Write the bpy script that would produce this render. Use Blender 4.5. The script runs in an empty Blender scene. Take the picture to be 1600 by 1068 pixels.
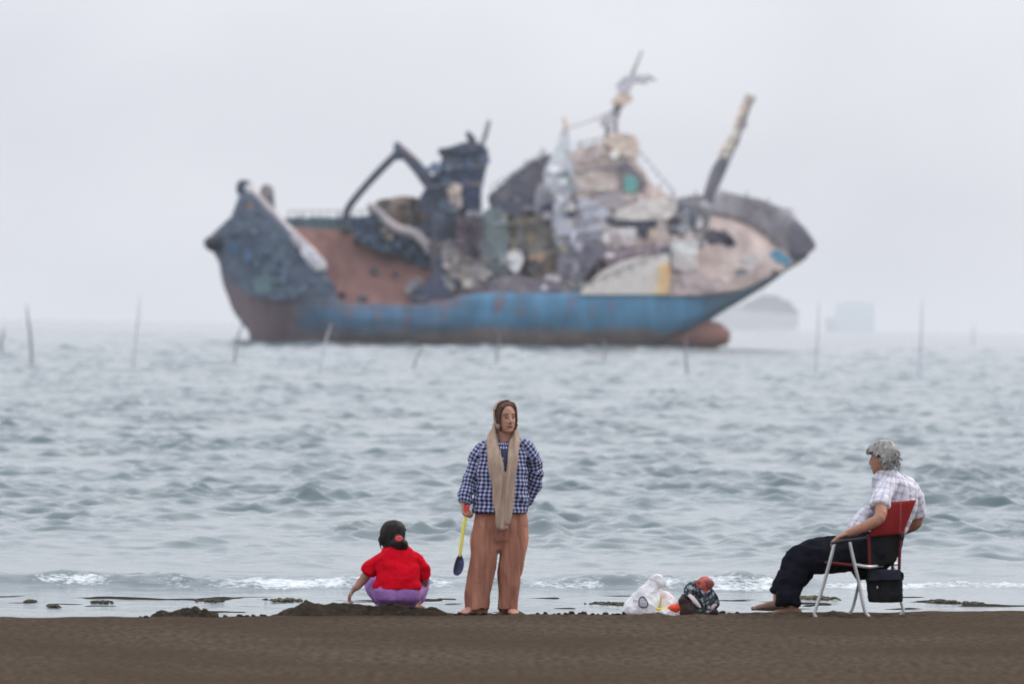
import bpy, bmesh, math, random
import numpy as np
from mathutils import Vector, Matrix

R = math.radians
random.seed(7)
rng = np.random.default_rng(11)
scene = bpy.context.scene
col = scene.collection
PI = math.pi

# ------------------------------------------------------------------ camera
HC = 2.22                    # eye height above the sand lip
FPX = 9135.0                 # focal length in photo pixels (1600 wide)
ROLL = 0.0145
PITCH = (534 - 507.5) / FPX
SEA_Z = -0.30

cam_fwd = Vector((0, math.cos(PITCH), -math.sin(PITCH)))
up0 = Vector((0, math.sin(PITCH), math.cos(PITCH)))
right0 = Vector((1, 0, 0))
cam_r = right0 * math.cos(ROLL) + up0 * math.sin(ROLL)
cam_u = up0 * math.cos(ROLL) - right0 * math.sin(ROLL)
CAM = Vector((0, 0, HC))


def P(px, py, D):
    """World point seen at photo pixel (px, py) at distance y = D."""
    d = cam_fwd + cam_r * ((px - 800) / FPX) + cam_u * ((534 - py) / FPX)
    return CAM + d * (D / d.y)


def PZ(px, py, z):
    """World point where the ray of a pixel meets height z."""
    d = cam_fwd + cam_r * ((px - 800) / FPX) + cam_u * ((534 - py) / FPX)
    return CAM + d * ((z - HC) / d.z)


cd = bpy.data.cameras.new('camera')
cam = bpy.data.objects.new('camera', cd)
col.objects.link(cam)
m = Matrix((cam_r, cam_u, -cam_fwd)).transposed().to_4x4()
m.translation = CAM
cam.matrix_world = m
cd.sensor_width = 36
cd.lens = FPX / 1600 * 36
cd.clip_start = 0.5
cd.clip_end = 40000
cd.dof.use_dof = True
cd.dof.focus_distance = 51.5
cd.dof.aperture_fstop = 2.9
cd.dof.aperture_blades = 0
scene.camera = cam

# ------------------------------------------------------------------ noise
def _hash(ix, iy, iz, seed):
    h = (ix * 374761393 + iy * 668265263 + iz * 1274126177 + seed * 974634777) & 0xFFFFFFFF
    h = ((h ^ (h >> 13)) * 1274126177) & 0xFFFFFFFF
    h = (h ^ (h >> 16)) & 0xFFFFFF
    return h / float(0xFFFFFF)


def vnoise(x, y=0.0, z=0.0, seed=0):
    """Smooth value noise in [-1, 1], vectorised."""
    x, y, z = np.broadcast_arrays(np.asarray(x, float), np.asarray(y, float), np.asarray(z, float))
    ix, iy, iz = np.floor(x).astype(np.int64), np.floor(y).astype(np.int64), np.floor(z).astype(np.int64)
    fx, fy, fz = x - ix, y - iy, z - iz
    fx, fy, fz = [t * t * t * (t * (t * 6 - 15) + 10) for t in (fx, fy, fz)]
    out = 0
    for dx in (0, 1):
        for dy in (0, 1):
            for dz in (0, 1):
                w = (fx if dx else 1 - fx) * (fy if dy else 1 - fy) * (fz if dz else 1 - fz)
                out = out + w * _hash(ix + dx, iy + dy, iz + dz, seed)
    return out * 2 - 1


def fbm(x, y=0.0, z=0.0, octv=4, seed=0):
    a, s, out = 1.0, 1.0, 0
    for o in range(octv):
        out = out + a * vnoise(np.asarray(x) * s, np.asarray(y) * s, np.asarray(z) * s, seed + o * 17)
        a *= .5
        s *= 2.03
    return out / 1.9


def sstep(a, b, x):
    t = np.clip((np.asarray(x, float) - a) / (b - a), 0, 1)
    return t * t * (3 - 2 * t)


# ------------------------------------------------------------------ materials
def lin(r, g, b):
    f = lambda c: (c / 255) / 12.92 if c / 255 <= .04045 else ((c / 255 + .055) / 1.055) ** 2.4
    return (f(r), f(g), f(b))


def alb(r, g, b, k=.62, haze=.0):
    """Albedo for a surface that shows as this sRGB colour under light k."""
    hz = (.50 * haze, .53 * haze, .60 * haze)
    return tuple(min(.86, max(.012, (c - h) / ((1 - haze) * k))) for c, h in zip(lin(r, g, b), hz))


def new_mat(name):
    m = bpy.data.materials.new(name)
    m.use_nodes = True
    nt = m.node_tree
    b = nt.nodes['Principled BSDF']
    return m, nt, b


def N(nt, typ, **kw):
    n = nt.nodes.new(typ)
    for k, v in kw.items():
        if k in n.inputs.keys():
            n.inputs[k].default_value = v
        else:
            setattr(n, k, v)
    return n


def noise_fac(nt, scale=(1, 1, 1), nscale=1.0, detail=4, lo=.4, hi=.6, rough=.55, off=(0, 0, 0)):
    tc = N(nt, 'ShaderNodeTexCoord')
    mp = N(nt, 'ShaderNodeMapping')
    mp.inputs['Scale'].default_value = scale
    mp.inputs['Location'].default_value = off
    nz = N(nt, 'ShaderNodeTexNoise')
    nz.inputs['Scale'].default_value = nscale
    nz.inputs['Detail'].default_value = detail
    nz.inputs['Roughness'].default_value = rough
    nt.links.new(tc.outputs['Object'], mp.inputs['Vector'])
    nt.links.new(mp.outputs['Vector'], nz.inputs['Vector'])
    mr = N(nt, 'ShaderNodeMapRange')
    mr.inputs['From Min'].default_value = lo
    mr.inputs['From Max'].default_value = hi
    nt.links.new(nz.outputs['Fac'], mr.inputs['Value'])
    return mr.outputs['Result'], nz.outputs['Fac']


def mixc(nt, fac, a, b):
    mx = N(nt, 'ShaderNodeMix', data_type='RGBA')
    for sock, v in ((mx.inputs[0], fac), (mx.inputs[6], a), (mx.inputs[7], b)):
        if isinstance(v, (tuple, list)):
            sock.default_value = (*v[:3], 1)
        elif isinstance(v, (int, float)):
            sock.default_value = v
        else:
            nt.links.new(v, sock)
    return mx.outputs[2]


def mat(name, c1, c2=None, nscale=8, scale=(1, 1, 1), lo=.35, hi=.65, rough=.75, spec=.25, c3=None, n3=20, bump=0, bscale=60, detail=5, metal=0.0, sheen=0):
    m, nt, b = new_mat(name)
    b.inputs['Roughness'].default_value = rough
    b.inputs['Specular IOR Level'].default_value = spec
    b.inputs['Metallic'].default_value = metal
    if sheen:
        b.inputs['Sheen Weight'].default_value = sheen
    if c2 is None:
        c2 = tuple(c * .78 for c in c1)
    f, _ = noise_fac(nt, scale, nscale, detail, lo, hi)
    c = mixc(nt, f, c1, c2)
    if c3 is not None:
        f3, _ = noise_fac(nt, scale, n3, 5, .52, .66, off=(3.1, 7.7, 1.3))
        c = mixc(nt, f3, c, c3)
    nt.links.new(c, b.inputs['Base Color'])
    if bump:
        _, raw = noise_fac(nt, (1, 1, 1), bscale, 3)
        bp = N(nt, 'ShaderNodeBump')
        bp.inputs['Strength'].default_value = bump
        bp.inputs['Distance'].default_value = .01
        nt.links.new(raw, bp.inputs['Height'])
        nt.links.new(bp.outputs['Normal'], b.inputs['Normal'])
    return m


# ------------------------------------------------------------------ objects
def tag(o, label=None, cat=None, group=None, kind=None):
    if label: o['label'] = label
    if cat: o['category'] = cat
    if group: o['group'] = group
    if kind: o['kind'] = kind
    return o


def thing(name, loc, label, cat, group=None):
    o = bpy.data.objects.new(name, None)
    o.empty_display_size = .1
    o.location = loc
    col.objects.link(o)
    return tag(o, label, cat, group)


def origin_of(o):
    v = Vector((0, 0, 0))
    while o is not None:
        v += o.location
        o = o.parent
    return v


def obj(name, geo, material, parent=None, smooth=True, loc=None):
    """geo: (verts, faces) in world coordinates, or a mesh in world coordinates."""
    base = origin_of(parent) if parent else Vector(loc or (0, 0, 0))
    if isinstance(geo, bpy.types.Mesh):
        me = geo
        me.transform(Matrix.Translation(-base))
    else:
        v, f = geo
        me = bpy.data.meshes.new(name)
        me.from_pydata([tuple(Vector(p) - base) for p in v], [], f)
    me.update()
    me.name = name
    o = bpy.data.objects.new(name, me)
    col.objects.link(o)
    if parent: o.parent = parent
    else: o.location = base
    me.materials.clear()
    for mm in (material if isinstance(material, (list, tuple)) else [material]):
        me.materials.append(mm)
    if smooth:
        me.polygons.foreach_set('use_smooth', [True] * len(me.polygons))
    return o


def join(*geos):
    V, F = [], []
    for v, f in geos:
        o = len(V)
        V += [Vector(p) for p in v]
        F += [tuple(i + o for i in q) for q in f]
    return V, F


def catmull(pts, k):
    """pts: array n x m, resampled to (n-1)*k+1 rows."""
    p = np.array(pts, float)
    if len(p) < 3 or k <= 1:
        out = []
        for i in range(len(p) - 1):
            for j in range(k): out.append(p[i] + (p[i + 1] - p[i]) * j / k)
        return np.array(out + [p[-1]])
    q = np.vstack([2 * p[0] - p[1], p, 2 * p[-1] - p[-2]])
    out = []
    for i in range(1, len(q) - 2):
        a, b, c, d = q[i - 1], q[i], q[i + 1], q[i + 2]
        for j in range(k):
            t = j / k
            out.append(.5 * (2 * b + (c - a) * t + (2 * a - 5 * b + 4 * c - d) * t * t + (3 * b - 3 * c + d - a) * t ** 3))
    return np.array(out + [p[-1]])


def loft(st, n=18, k=4, horiz=False, ref=(0, 1, 0), sq=1.0, round_ends=True, pleat=None):
    """st: rows (point, rx, ry). rx lies along t x ref, ry along the other normal.
    horiz: rings stay in the XY plane, rx along X and ry along Y."""
    rows = catmull([[*Vector(s[0]), s[1], s[2]] for s in st], k)
    rows[:, 3:] = np.maximum(rows[:, 3:], 1e-4)
    pts = [Vector(r[:3]) for r in rows]
    V, F = [], []
    nr = len(rows)
    ref = Vector(ref)
    rings = []
    for i in range(nr):
        t = (pts[min(i + 1, nr - 1)] - pts[max(i - 1, 0)])
        if t.length < 1e-9: t = Vector((0, 0, 1))
        t.normalize()
        if horiz:
            A, B = Vector((1, 0, 0)), Vector((0, 1, 0))
        else:
            A = t.cross(ref)
            if A.length < .15: A = t.cross(Vector((0, 0, 1)))
            A.normalize()
            B = A.cross(t).normalized()
        rings.append((pts[i], A, B, t, rows[i, 3], rows[i, 4]))
    seq = list(rings)
    if round_ends:
        p, A, B, t, a, b = rings[0]
        h = min(a, b)
        seq = [(p - t * h * .75, A, B, t, a * .45, b * .45), (p - t * h * .4, A, B, t, a * .82, b * .82)] + seq
        p, A, B, t, a, b = rings[-1]
        h = min(a, b)
        seq += [(p + t * h * .4, A, B, t, a * .82, b * .82), (p + t * h * .75, A, B, t, a * .45, b * .45)]
    for ri, (p, A, B, t, a, b) in enumerate(seq):
        for j in range(n):
            th = 2 * PI * j / n
            c, s = math.cos(th), math.sin(th)
            if sq != 1.0:
                c = math.copysign(abs(c) ** sq, c)
                s = math.copysign(abs(s) ** sq, s)
            g = 1.0
            if pleat: g = 1 + pleat(th, ri / (len(seq) - 1))
            V.append(p + A * (c * a * g) + B * (s * b * g))
    for i in range(len(seq) - 1):
        for j in range(n):
            F.append((i * n + j, i * n + (j + 1) % n, (i + 1) * n + (j + 1) % n, (i + 1) * n + j))
    o = len(V)
    V += [seq[0][0] - seq[0][3] * 1e-3, seq[-1][0] + seq[-1][3] * 1e-3]
    L = (len(seq) - 1) * n
    for j in range(n):
        F.append((o, (j + 1) % n, j))
        F.append((o + 1, L + j, L + (j + 1) % n))
    return V, F


def ball(c, rx, ry=None, rz=None, n=14, m=9, rot=None):
    ry = ry or rx; rz = rz or rx
    V, F = [], []
    c = Vector(c)
    for i in range(1, m):
        ph = PI * i / m
        for j in range(n):
            th = 2 * PI * j / n
            v = Vector((rx * math.sin(ph) * math.cos(th), ry * math.sin(ph) * math.sin(th), rz * math.cos(ph)))
            if rot: v = rot @ v
            V.append(c + v)
    t = Vector((0, 0, rz)); t = rot @ t if rot else t
    V += [c + t, c - t]
    o = len(V) - 2
    for i in range(m - 2):
        for j in range(n):
            F.append((i * n + j, (i + 1) * n + j, (i + 1) * n + (j + 1) % n, i * n + (j + 1) % n))
    for j in range(n):
        F.append((o, j, (j + 1) % n))
        F.append((o + 1, (m - 2) * n + (j + 1) % n, (m - 2) * n + j))
    return V, F


def tube(pts, r, n=10, k=4, r2=None):
    r2 = r if r2 is None else r2
    L = len(pts)
    return loft([(p, r + (r2 - r) * i / (L - 1), r + (r2 - r) * i / (L - 1)) for i, p in enumerate(pts)], n=n, k=k)


def remesh(geo, voxel, smooth=4, fac=.5):
    v, f = geo
    me = bpy.data.meshes.new('tmp')
    me.from_pydata([tuple(p) for p in v], [], f)
    bm = bmesh.new(); bm.from_mesh(me)
    bmesh.ops.recalc_face_normals(bm, faces=bm.faces)
    bm.to_mesh(me); bm.free()
    o = bpy.data.objects.new('tmp', me)
    col.objects.link(o)
    md = o.modifiers.new('r', 'REMESH')
    md.mode = 'VOXEL'
    md.voxel_size = voxel
    if smooth:
        sm = o.modifiers.new('s', 'SMOOTH')
        sm.factor = fac
        sm.iterations = smooth
    dg = bpy.context.evaluated_depsgraph_get()
    dg.update()
    out = bpy.data.meshes.new_from_object(o.evaluated_get(dg))
    bpy.data.objects.remove(o)
    bpy.data.meshes.remove(me)
    return out


def get_co(me):
    a = np.empty(len(me.vertices) * 3)
    me.vertices.foreach_get('co', a)
    return a.reshape(-1, 3)


def get_no(me):
    a = np.empty(len(me.vertices) * 3)
    me.vertices.foreach_get('normal', a)
    return a.reshape(-1, 3)


def set_co(me, a):
    me.vertices.foreach_set('co', a.ravel())
    me.update()


def displace(me, fn):
    c, n = get_co(me), get_no(me)
    set_co(me, c + n * fn(c, n)[:, None])
    return me


def set_attr(me, name, vals):
    at = me.attributes.get(name) or me.attributes.new(name, 'FLOAT', 'POINT')
    at.data.foreach_set('value', np.asarray(vals, float))


def set_color(me, name, rgb):
    at = me.attributes.get(name) or me.attributes.new(name, 'FLOAT_COLOR', 'POINT')
    a = np.ones((len(rgb), 4))
    a[:, :3] = rgb
    at.data.foreach_set('color', a.ravel())


# ------------------------------------------------------------------ world and light
SUN_EL, SUN_AZ = R(42), R(62)       # azimuth clockwise from +Y
world = bpy.data.worlds.new('World')
scene.world = world
world.use_nodes = True
nt = world.node_tree
bg = nt.nodes['Background']
bg.inputs['Strength'].default_value = 0.1
sky = N(nt, 'ShaderNodeTexSky', sky_type='NISHITA', sun_disc=False)
sky.sun_elevation = SUN_EL
sky.sun_rotation = SUN_AZ
sky.air_density = 1.0
sky.dust_density = 3.0
tc = N(nt, 'ShaderNodeTexCoord')
mp = N(nt, 'ShaderNodeMapping')
mp.inputs['Scale'].default_value = (9, 9, 15)
mp.inputs['Location'].default_value = (.35, 0, .12)
nz = N(nt, 'ShaderNodeTexNoise')
nz.inputs['Scale'].default_value = 1.0
nz.inputs['Detail'].default_value = 3.0
nt.links.new(tc.outputs['Generated'], mp.inputs['Vector'])
nt.links.new(mp.outputs['Vector'], nz.inputs['Vector'])
mr = N(nt, 'ShaderNodeMapRange')
mr.inputs['From Min'].default_value = .3
mr.inputs['From Max'].default_value = .7
nt.links.new(nz.outputs['Fac'], mr.inputs['Value'])
cloud = mixc(nt, mr.outputs['Result'], (7.4, 7.65, 8.4), (8.9, 9.15, 9.85))
sx = N(nt, 'ShaderNodeSeparateXYZ')
nt.links.new(tc.outputs['Generated'], sx.inputs[0])
zr = N(nt, 'ShaderNodeFloatCurve')      # an overcast sky: brighter overhead than at the horizon
cv = zr.mapping.curves[0]
cv.points[0].location = (0, 1.03 / 2)
cv.points[1].location = (1, 1.75 / 2)
cv.points.new(.06, 1.08 / 2)
cv.points.new(.16, 1.32 / 2)
cv.points.new(.40, 1.55 / 2)
zr.mapping.update()
nt.links.new(sx.outputs['Z'], zr.inputs['Value'])
z2 = N(nt, 'ShaderNodeMath', operation='MULTIPLY')
z2.inputs[1].default_value = 2
nt.links.new(zr.outputs[0], z2.inputs[0])
vm = N(nt, 'ShaderNodeVectorMath', operation='SCALE')
nt.links.new(cloud, vm.inputs[0])
nt.links.new(z2.outputs[0], vm.inputs['Scale'])
cloud = vm.outputs[0]
veil = mixc(nt, .86, sky.outputs['Color'], cloud)
nt.links.new(veil, bg.inputs['Color'])

sd = bpy.data.lights.new('sun', 'SUN')
sd.energy = 1.3
sd.angle = R(14)
sd.color = (1, .93, .84)
so = bpy.data.objects.new('sun', sd)
col.objects.link(so)
dirv = Vector((math.sin(SUN_AZ) * math.cos(SUN_EL), math.cos(SUN_AZ) * math.cos(SUN_EL), math.sin(SUN_EL)))
so.rotation_euler = dirv.to_track_quat('Z', 'Y').to_euler()
so.location = (20, 20, 30)
scene.view_settings.view_transform = 'Standard'
scene.view_settings.look = 'None'
scene.view_settings.exposure = 0
scene.view_settings.gamma = 1
scene.cycles.use_denoising = True
scene.cycles.max_bounces = 6
scene.cycles.volume_bounces = 2
scene.cycles.caustics_reflective = False
scene.cycles.caustics_refractive = False
scene.cycles.sample_clamp_indirect = 6

# haze: one closed box of even air over the whole scene
hm = bpy.data.materials.new('haze_air')
hm.use_nodes = True
hn = hm.node_tree
hn.nodes.clear()
ho = hn.nodes.new('ShaderNodeOutputMaterial')
hv = hn.nodes.new('ShaderNodeVolumePrincipled')
hv.inputs['Color'].default_value = (.97, .98, 1.0, 1)
hv.inputs['Density'].default_value = 0.8e-4
hv.inputs['Anisotropy'].default_value = 0.0
hn.links.new(hv.outputs['Volume'], ho.inputs['Volume'])


def box(x0, x1, y0, y1, z0, z1):
    V = [(x, y, z) for x in (x0, x1) for y in (y0, y1) for z in (z0, z1)]
    F = [(0, 1, 3, 2), (4, 6, 7, 5), (0, 4, 5, 1), (2, 3, 7, 6), (0, 2, 6, 4), (1, 5, 7, 3)]
    return V, F


tag(obj('haze', box(-9500, 9500, -60, 10600, -4.5, 40), hm, smooth=False), kind='stuff')

# ------------------------------------------------------------------ beach
def y_lip(x):
    return 44.75 + .42 * x + .10 * vnoise(np.asarray(x) * .7, 3.3) + .03 * vnoise(np.asarray(x) * 2.9, 9.1)


BARS = []    # (px0, px1, py, height, half depth)
for b in ((-80, 210, 931, .045, .22), (120, 430, 935, .05, .25), (-60, 150, 942, .035, .15), (300, 430, 938, .05, .2),
          (650, 720, 936, .05, .25), (805, 878, 933, .055, .22), (690, 730, 943, .04, .15), (935, 985, 943, .05, .2),
          (1120, 1175, 944, .035, .15), (1430, 1500, 940, .05, .2), (1500, 1660, 946, .035, .18), (1255, 1300, 944, .05, .2),
          (860, 900, 950, .03, .12), (-40, 90, 950, .025, .1), (200, 260, 951, .03, .1), (1540, 1640, 936, .03, .15),
          (1080, 1180, 937, .025, .15), (560, 600, 940, .03, .15), (130, 190, 946, .03, .1), (1380, 1440, 950, .03, .1)):
    a, c = PZ(b[0], b[2], SEA_Z), PZ(b[1], b[2] , SEA_Z)
    BARS.append((a.x, c.x, a.y, c.y, b[3], b[4]))


def sand_z(x, y):
    x, y = np.broadcast_arrays(np.asarray(x, float), np.asarray(y, float))
    v = y - y_lip(x)
    z = -.315 * sstep(-.05, 3.2, v) - .9 * sstep(9.5, 22, v)
    z = z + .004 * fbm(x * 1.2, y * .9, 0, 4, 5) * (1 - sstep(0, 1, v)) + .012 * fbm(x * .35, y * .25, 0, 2, 8) * (1 - sstep(-2.5, -.3, v))
    z = z + .016 * fbm(x * 4, y * 3, 0, 5, 21) * np.exp(-((v + .02) / .40) ** 2)
    z = z + sstep(2, 3.5, v) * (1 - sstep(8.5, 11, v)) * .026 * fbm(x * .8, y * 2.8, 0, 5, 31)
    for x0, x1, ya, yb, h, w in BARS:
        yc = ya + (yb - ya) * np.clip((x - x0) / (x1 - x0), 0, 1) + .12 * vnoise(x * 2.3, x0)
        L = .15 * (x1 - x0)
        e = sstep(x0 - L, x0 + L, x) * (1 - sstep(x1 - L, x1 + L, x))
        z = z + .62 * h * e * np.exp(-((y - yc) / w) ** 2) * (.7 + .7 * fbm(x * 3, y * 3, x0, 3))
    return z


DENTS = [PZ(px, py, 0) for px, py in ((726, 958), (742, 959), (790, 957), (802, 957), (1240, 961), (1222, 961), (1190, 960), (1274, 964), (1357, 963.5), (1327, 958), (1407, 960), (992, 963), (1015, 963), (1050, 963), (1080, 964), (1105, 964))]
_sand_plain = sand_z


def sand_z(x, y):
    x, y = np.broadcast_arrays(np.asarray(x, float), np.asarray(y, float))
    z = np.array(_sand_plain(x, y))
    for p in DENTS:      # the sand gives under feet, chair legs and bags and is pushed up around them
        k = (np.abs(x - p.x) < .28) & (np.abs(y - p.y) < .45)
        if not k.any(): continue
        xx, yy = x[k], y[k]
        r2 = ((xx - p.x) / .10) ** 2 + ((yy - p.y) / .16) ** 2
        z[k] += -.016 * np.exp(-r2 * 2.2) + .020 * np.exp(-((np.sqrt(r2) - 1.25) / .38) ** 2) * (.55 + .6 * vnoise(xx * 13, yy * 9, p.x))
    return z


def grid_mesh(name, X, Y, Z):
    nr, nc = X.shape
    me = bpy.data.meshes.new(name)
    co = np.stack([X, Y, Z], -1).reshape(-1, 3)
    i = np.arange(nr * nc).reshape(nr, nc)
    q = np.stack([i[:-1, :-1], i[:-1, 1:], i[1:, 1:], i[1:, :-1]], -1).reshape(-1, 4)
    me.vertices.add(len(co))
    me.vertices.foreach_set('co', co.ravel())
    me.loops.add(q.size)
    me.loops.foreach_set('vertex_index', q.ravel().astype(np.int32))
    me.polygons.add(len(q))
    me.polygons.foreach_set('loop_start', np.arange(0, q.size, 4, dtype=np.int32))
    me.polygons.foreach_set('loop_total', np.full(len(q), 4, dtype=np.int32))
    me.update(calc_edges=True)
    me.validate()
    return me


xs = np.concatenate([-14 - np.geomspace(70, .12, 60), np.arange(-14, -4.2, .07), np.arange(-4.2, 4.6, .035), np.arange(4.6, 14.01, .07), 14 + np.geomspace(.12, 70, 60)])
ys = np.concatenate([np.arange(-30, 32, 2.0), np.arange(32, 43, .06), np.arange(43, 47.5, .035), np.arange(47.5, 58, .06), np.arange(58, 80, .5)])
X, Y = np.meshgrid(xs, ys)
me = grid_mesh('beach', X, Y, sand_z(X, Y))
m_sand, nt, b = new_mat('wet_sand')
f1, _ = noise_fac(nt, (.45, .5, 1), .8, 6, .36, .64)
c = mixc(nt, f1, (.070, .053, .0385), (.108, .084, .063))
f2, _ = noise_fac(nt, (1.2, .5, 1), 14, 5, .38, .62)
c = mixc(nt, f2, c, (.058, .044, .033))
f3, _ = noise_fac(nt, (1, 1, 1), 90, 2, .6, .74)
c = mixc(nt, f3, c, (.13,.10,.073))
wa = N(nt, 'ShaderNodeAttribute', attribute_name='wet')
c = mixc(nt, wa.outputs['Fac'], c, (.040, .037, .032))
nt.links.new(c, b.inputs['Base Color'])
b.inputs['Roughness'].default_value = .8
b.inputs['Specular IOR Level'].default_value = .0
_, raw = noise_fac(nt, (1, 1, 1), 45, 4)
bp = N(nt, 'ShaderNodeBump')
bp.inputs['Strength'].default_value = .28
bp.inputs['Distance'].default_value = .006
nt.links.new(raw, bp.inputs['Height'])
nt.links.new(bp.outputs['Normal'], b.inputs['Normal'])
set_attr(me, 'wet', sstep(.15, .9, Y - y_lip(X)).ravel())
tag(obj('beach', me, m_sand), kind='structure')

# ------------------------------------------------------------------ sea
rows = [46.0]
while rows[-1] < 620: rows.append(rows[-1] + .072 + (rows[-1] - 46) * .00085)
while rows[-1] < 10300: rows.append(rows[-1] + (rows[-1] - 620) * .008 + .6)
rows = np.array(rows)
tin = np.linspace(-1, 1, 441)
tout = 1 + np.geomspace(.006, 6.5, 70)
t = np.concatenate([-tout[::-1], tin, tout])     # close columns where the sea is seen, wider ones out to the sides
NCOL = len(t)
Y = np.repeat(rows[:, None], NCOL, 1)
X = t[None, :] * (6 + .11 * rows[:, None])
dY = np.maximum(np.gradient(rows)[:, None], np.gradient(t)[None, :] * (6 + .11 * rows[:, None]) * 1.0)
H = np.zeros_like(X); DX = np.zeros_like(X); DY = np.zeros_like(X)
gust = np.clip(.86 + 1.1 * fbm(X / 1.5, Y / 5, 0, 4, 41), .25, 2.0)
ramp = sstep(56.5, 73, Y) * .88 + .12
NW = 64
for i in range(NW):
    lam = .20 * (1.7 / .20) ** (i / (NW - 1)) * rng.uniform(.93, 1.07)
    th = R(-90 + 14) + rng.normal(0, R(58))          # travel towards the shore
    kx, ky = math.cos(th) * 2 * PI / lam, math.sin(th) * 2 * PI / lam
    a = .0086 * lam ** .92 * rng.uniform(.6, 1.4)
    ph = rng.uniform(0, 2 * PI)
    w = np.clip((lam / np.maximum(dY, 1e-6) - 1.9) / 1.5, 0, 1)
    k_ = int(np.count_nonzero(w.max(1) > 0))          # finer waves only on the nearer rows
    arg = kx * X[:k_] + ky * Y[:k_] + ph
    s, c = np.sin(arg), np.cos(arg)
    H[:k_] += w[:k_] * a * c
    DX[:k_] -= w[:k_] * a * math.cos(th) * s * .6
    DY[:k_] -= w[:k_] * a * math.sin(th) * s * .6
for i in range(14):                      # longer swell that still shows far out
    lam = 5.5 * (16 / 5.5) ** (i / 13) * rng.uniform(.93, 1.07)
    th = R(-76) + rng.normal(0, R(40))
    kx, ky = math.cos(th) * 2 * PI / lam, math.sin(th) * 2 * PI / lam
    ph = rng.uniform(0, 2 * PI)
    w = np.clip((lam / np.maximum(dY, 1e-6) - 2.2) / 2.0, 0, 1) * sstep(140, 500, Y)
    H += w * .0065 * lam * np.cos(kx * X + ky * Y + ph)
amp = gust * ramp
far_fade = 1 - .30 * sstep(150, 560, Y)
amp = amp * far_fade
crest = sstep(.05, .16, H * amp) * sstep(-.05, .45, fbm(X / 3, Y / 6, 0, 3, 77))
H *= amp
DX *= amp
DY *= amp
# the small breaker that runs along the shore
yb = 56.3 + .27 * X + .35 * vnoise(X * .45, 2.2) + .12 * vnoise(X * 1.7, 5.2)
v = Y - yb
hb = (.135 - .035 * (1 - sstep(330, 520, X * 160.0 + 800))) * np.clip(.85 + .45 * vnoise(X * .55, 7.7) + .25 * vnoise(X * 2.1, 1.7), .25, 1.4)
prof = np.where(v < 0, sstep(-.55, 0, v), np.exp(-np.maximum(v, 0) / 1.5))
H += hb * prof * (1 + .45 * fbm(X * 4.5, Y * 4, 0, 4, 3) * np.exp(-(v / .8) ** 2))
# older swash ridges further out
for off, hh, wd in ((5.2, .035, .5), (9.5, .045, .7)):
    v2 = Y - yb - off - .8 * vnoise(X * .3, off)
    H += hh * np.clip(.4 + vnoise(X * .35, off * 2), 0, 1.2) * np.exp(-(v2 / wd) ** 2)
fx = X * 160.0 + 800      # along the shore, in rough photo pixels
foam_line = .68 + .6 * sstep(600, 680, fx) * (1 - sstep(690, 720, fx)) + .55 * sstep(400, 470, fx) * (1 - sstep(600, 680, fx)) + .85 * sstep(830, 850, fx) * (1 - sstep(905, 960, fx)) + .8 * sstep(1020, 1080, fx) * (1 - sstep(1180, 1220, fx)) + 1.0 * sstep(1270, 1330, fx)
foam_line = foam_line - .10 * (1 - sstep(330, 430, fx))
foam_line = np.clip(foam_line + .35 * vnoise(X * 2.3, 12.3), 0, 1)
foam = (foam_line * .68 + .32 * fbm(X * 3.5, v * 4, 0, 3, 55)) * (sstep(-.62, -.35, v) * (1 - sstep(-.15, .1, v))) * (foam_line > .3)
foam = np.maximum(foam, .5 * (1 - sstep(.0, .12, np.abs(v + .75 + .1 * vnoise(X * 3, 1.1)))) * foam_line)
foam = np.maximum(foam, .62 * crest)
me = grid_mesh('sea', X + DX, Y + DY, SEA_Z + H)
set_attr(me, 'foam', foam.ravel())
m_sea, nt, b = new_mat('sea_water')
at = N(nt, 'ShaderNodeAttribute', attribute_name='foam')
_, raw = noise_fac(nt, (1, 1, 3), 16, 5)
ad = N(nt, 'ShaderNodeMath', operation='ADD')
nt.links.new(at.outputs['Fac'], ad.inputs[0]); nt.links.new(raw, ad.inputs[1])
mr = N(nt, 'ShaderNodeMapRange')
mr.inputs['From Min'].default_value = 1.0
mr.inputs['From Max'].default_value = 1.35
nt.links.new(ad.outputs[0], mr.inputs['Value'])
f, _ = noise_fac(nt, (1, .5, 1), .05, 3)
body = mixc(nt, f, (.094, .136, .144), (.122, .158, .165))
c = mixc(nt, mr.outputs['Result'], body, (.66, .69, .71))
nt.links.new(c, b.inputs['Base Color'])
rr = N(nt, 'ShaderNodeMapRange')
rr.inputs['To Min'].default_value = .09
rr.inputs['To Max'].default_value = .7
nt.links.new(mr.outputs['Result'], rr.inputs['Value'])
nt.links.new(rr.outputs['Result'], b.inputs['Roughness'])
b.inputs['IOR'].default_value = 1.33
b.inputs['Specular IOR Level'].default_value = .5
_, raw = noise_fac(nt, (1, 1.7, 1), 6, 6)
bp = N(nt, 'ShaderNodeBump')
bp.inputs['Strength'].default_value = .32
bp.inputs['Distance'].default_value = .03
nt.links.new(raw, bp.inputs['Height'])
nt.links.new(bp.outputs['Normal'], b.inputs['Normal'])
tag(obj('sea', me, m_sea), kind='structure')
# ------------------------------------------------------------------ the wrecked ship
D0 = 700.0
PXM = FPX / D0               # photo pixels per metre at the ship
HZ = .045


def SA(r, g, b, k=.64):
    return alb(r, g, b, k, HZ)


def S(px, py, d=0.0):
    return P(px, py, D0 + d)


def resample(poly, n):
    p = np.array(poly, float)
    L = np.concatenate([[0], np.cumsum(np.linalg.norm(np.diff(p, axis=0), axis=1))])
    t = np.linspace(0, L[-1], n)
    return np.stack([np.interp(t, L, p[:, i]) for i in range(p.shape[1])], 1)


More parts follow.
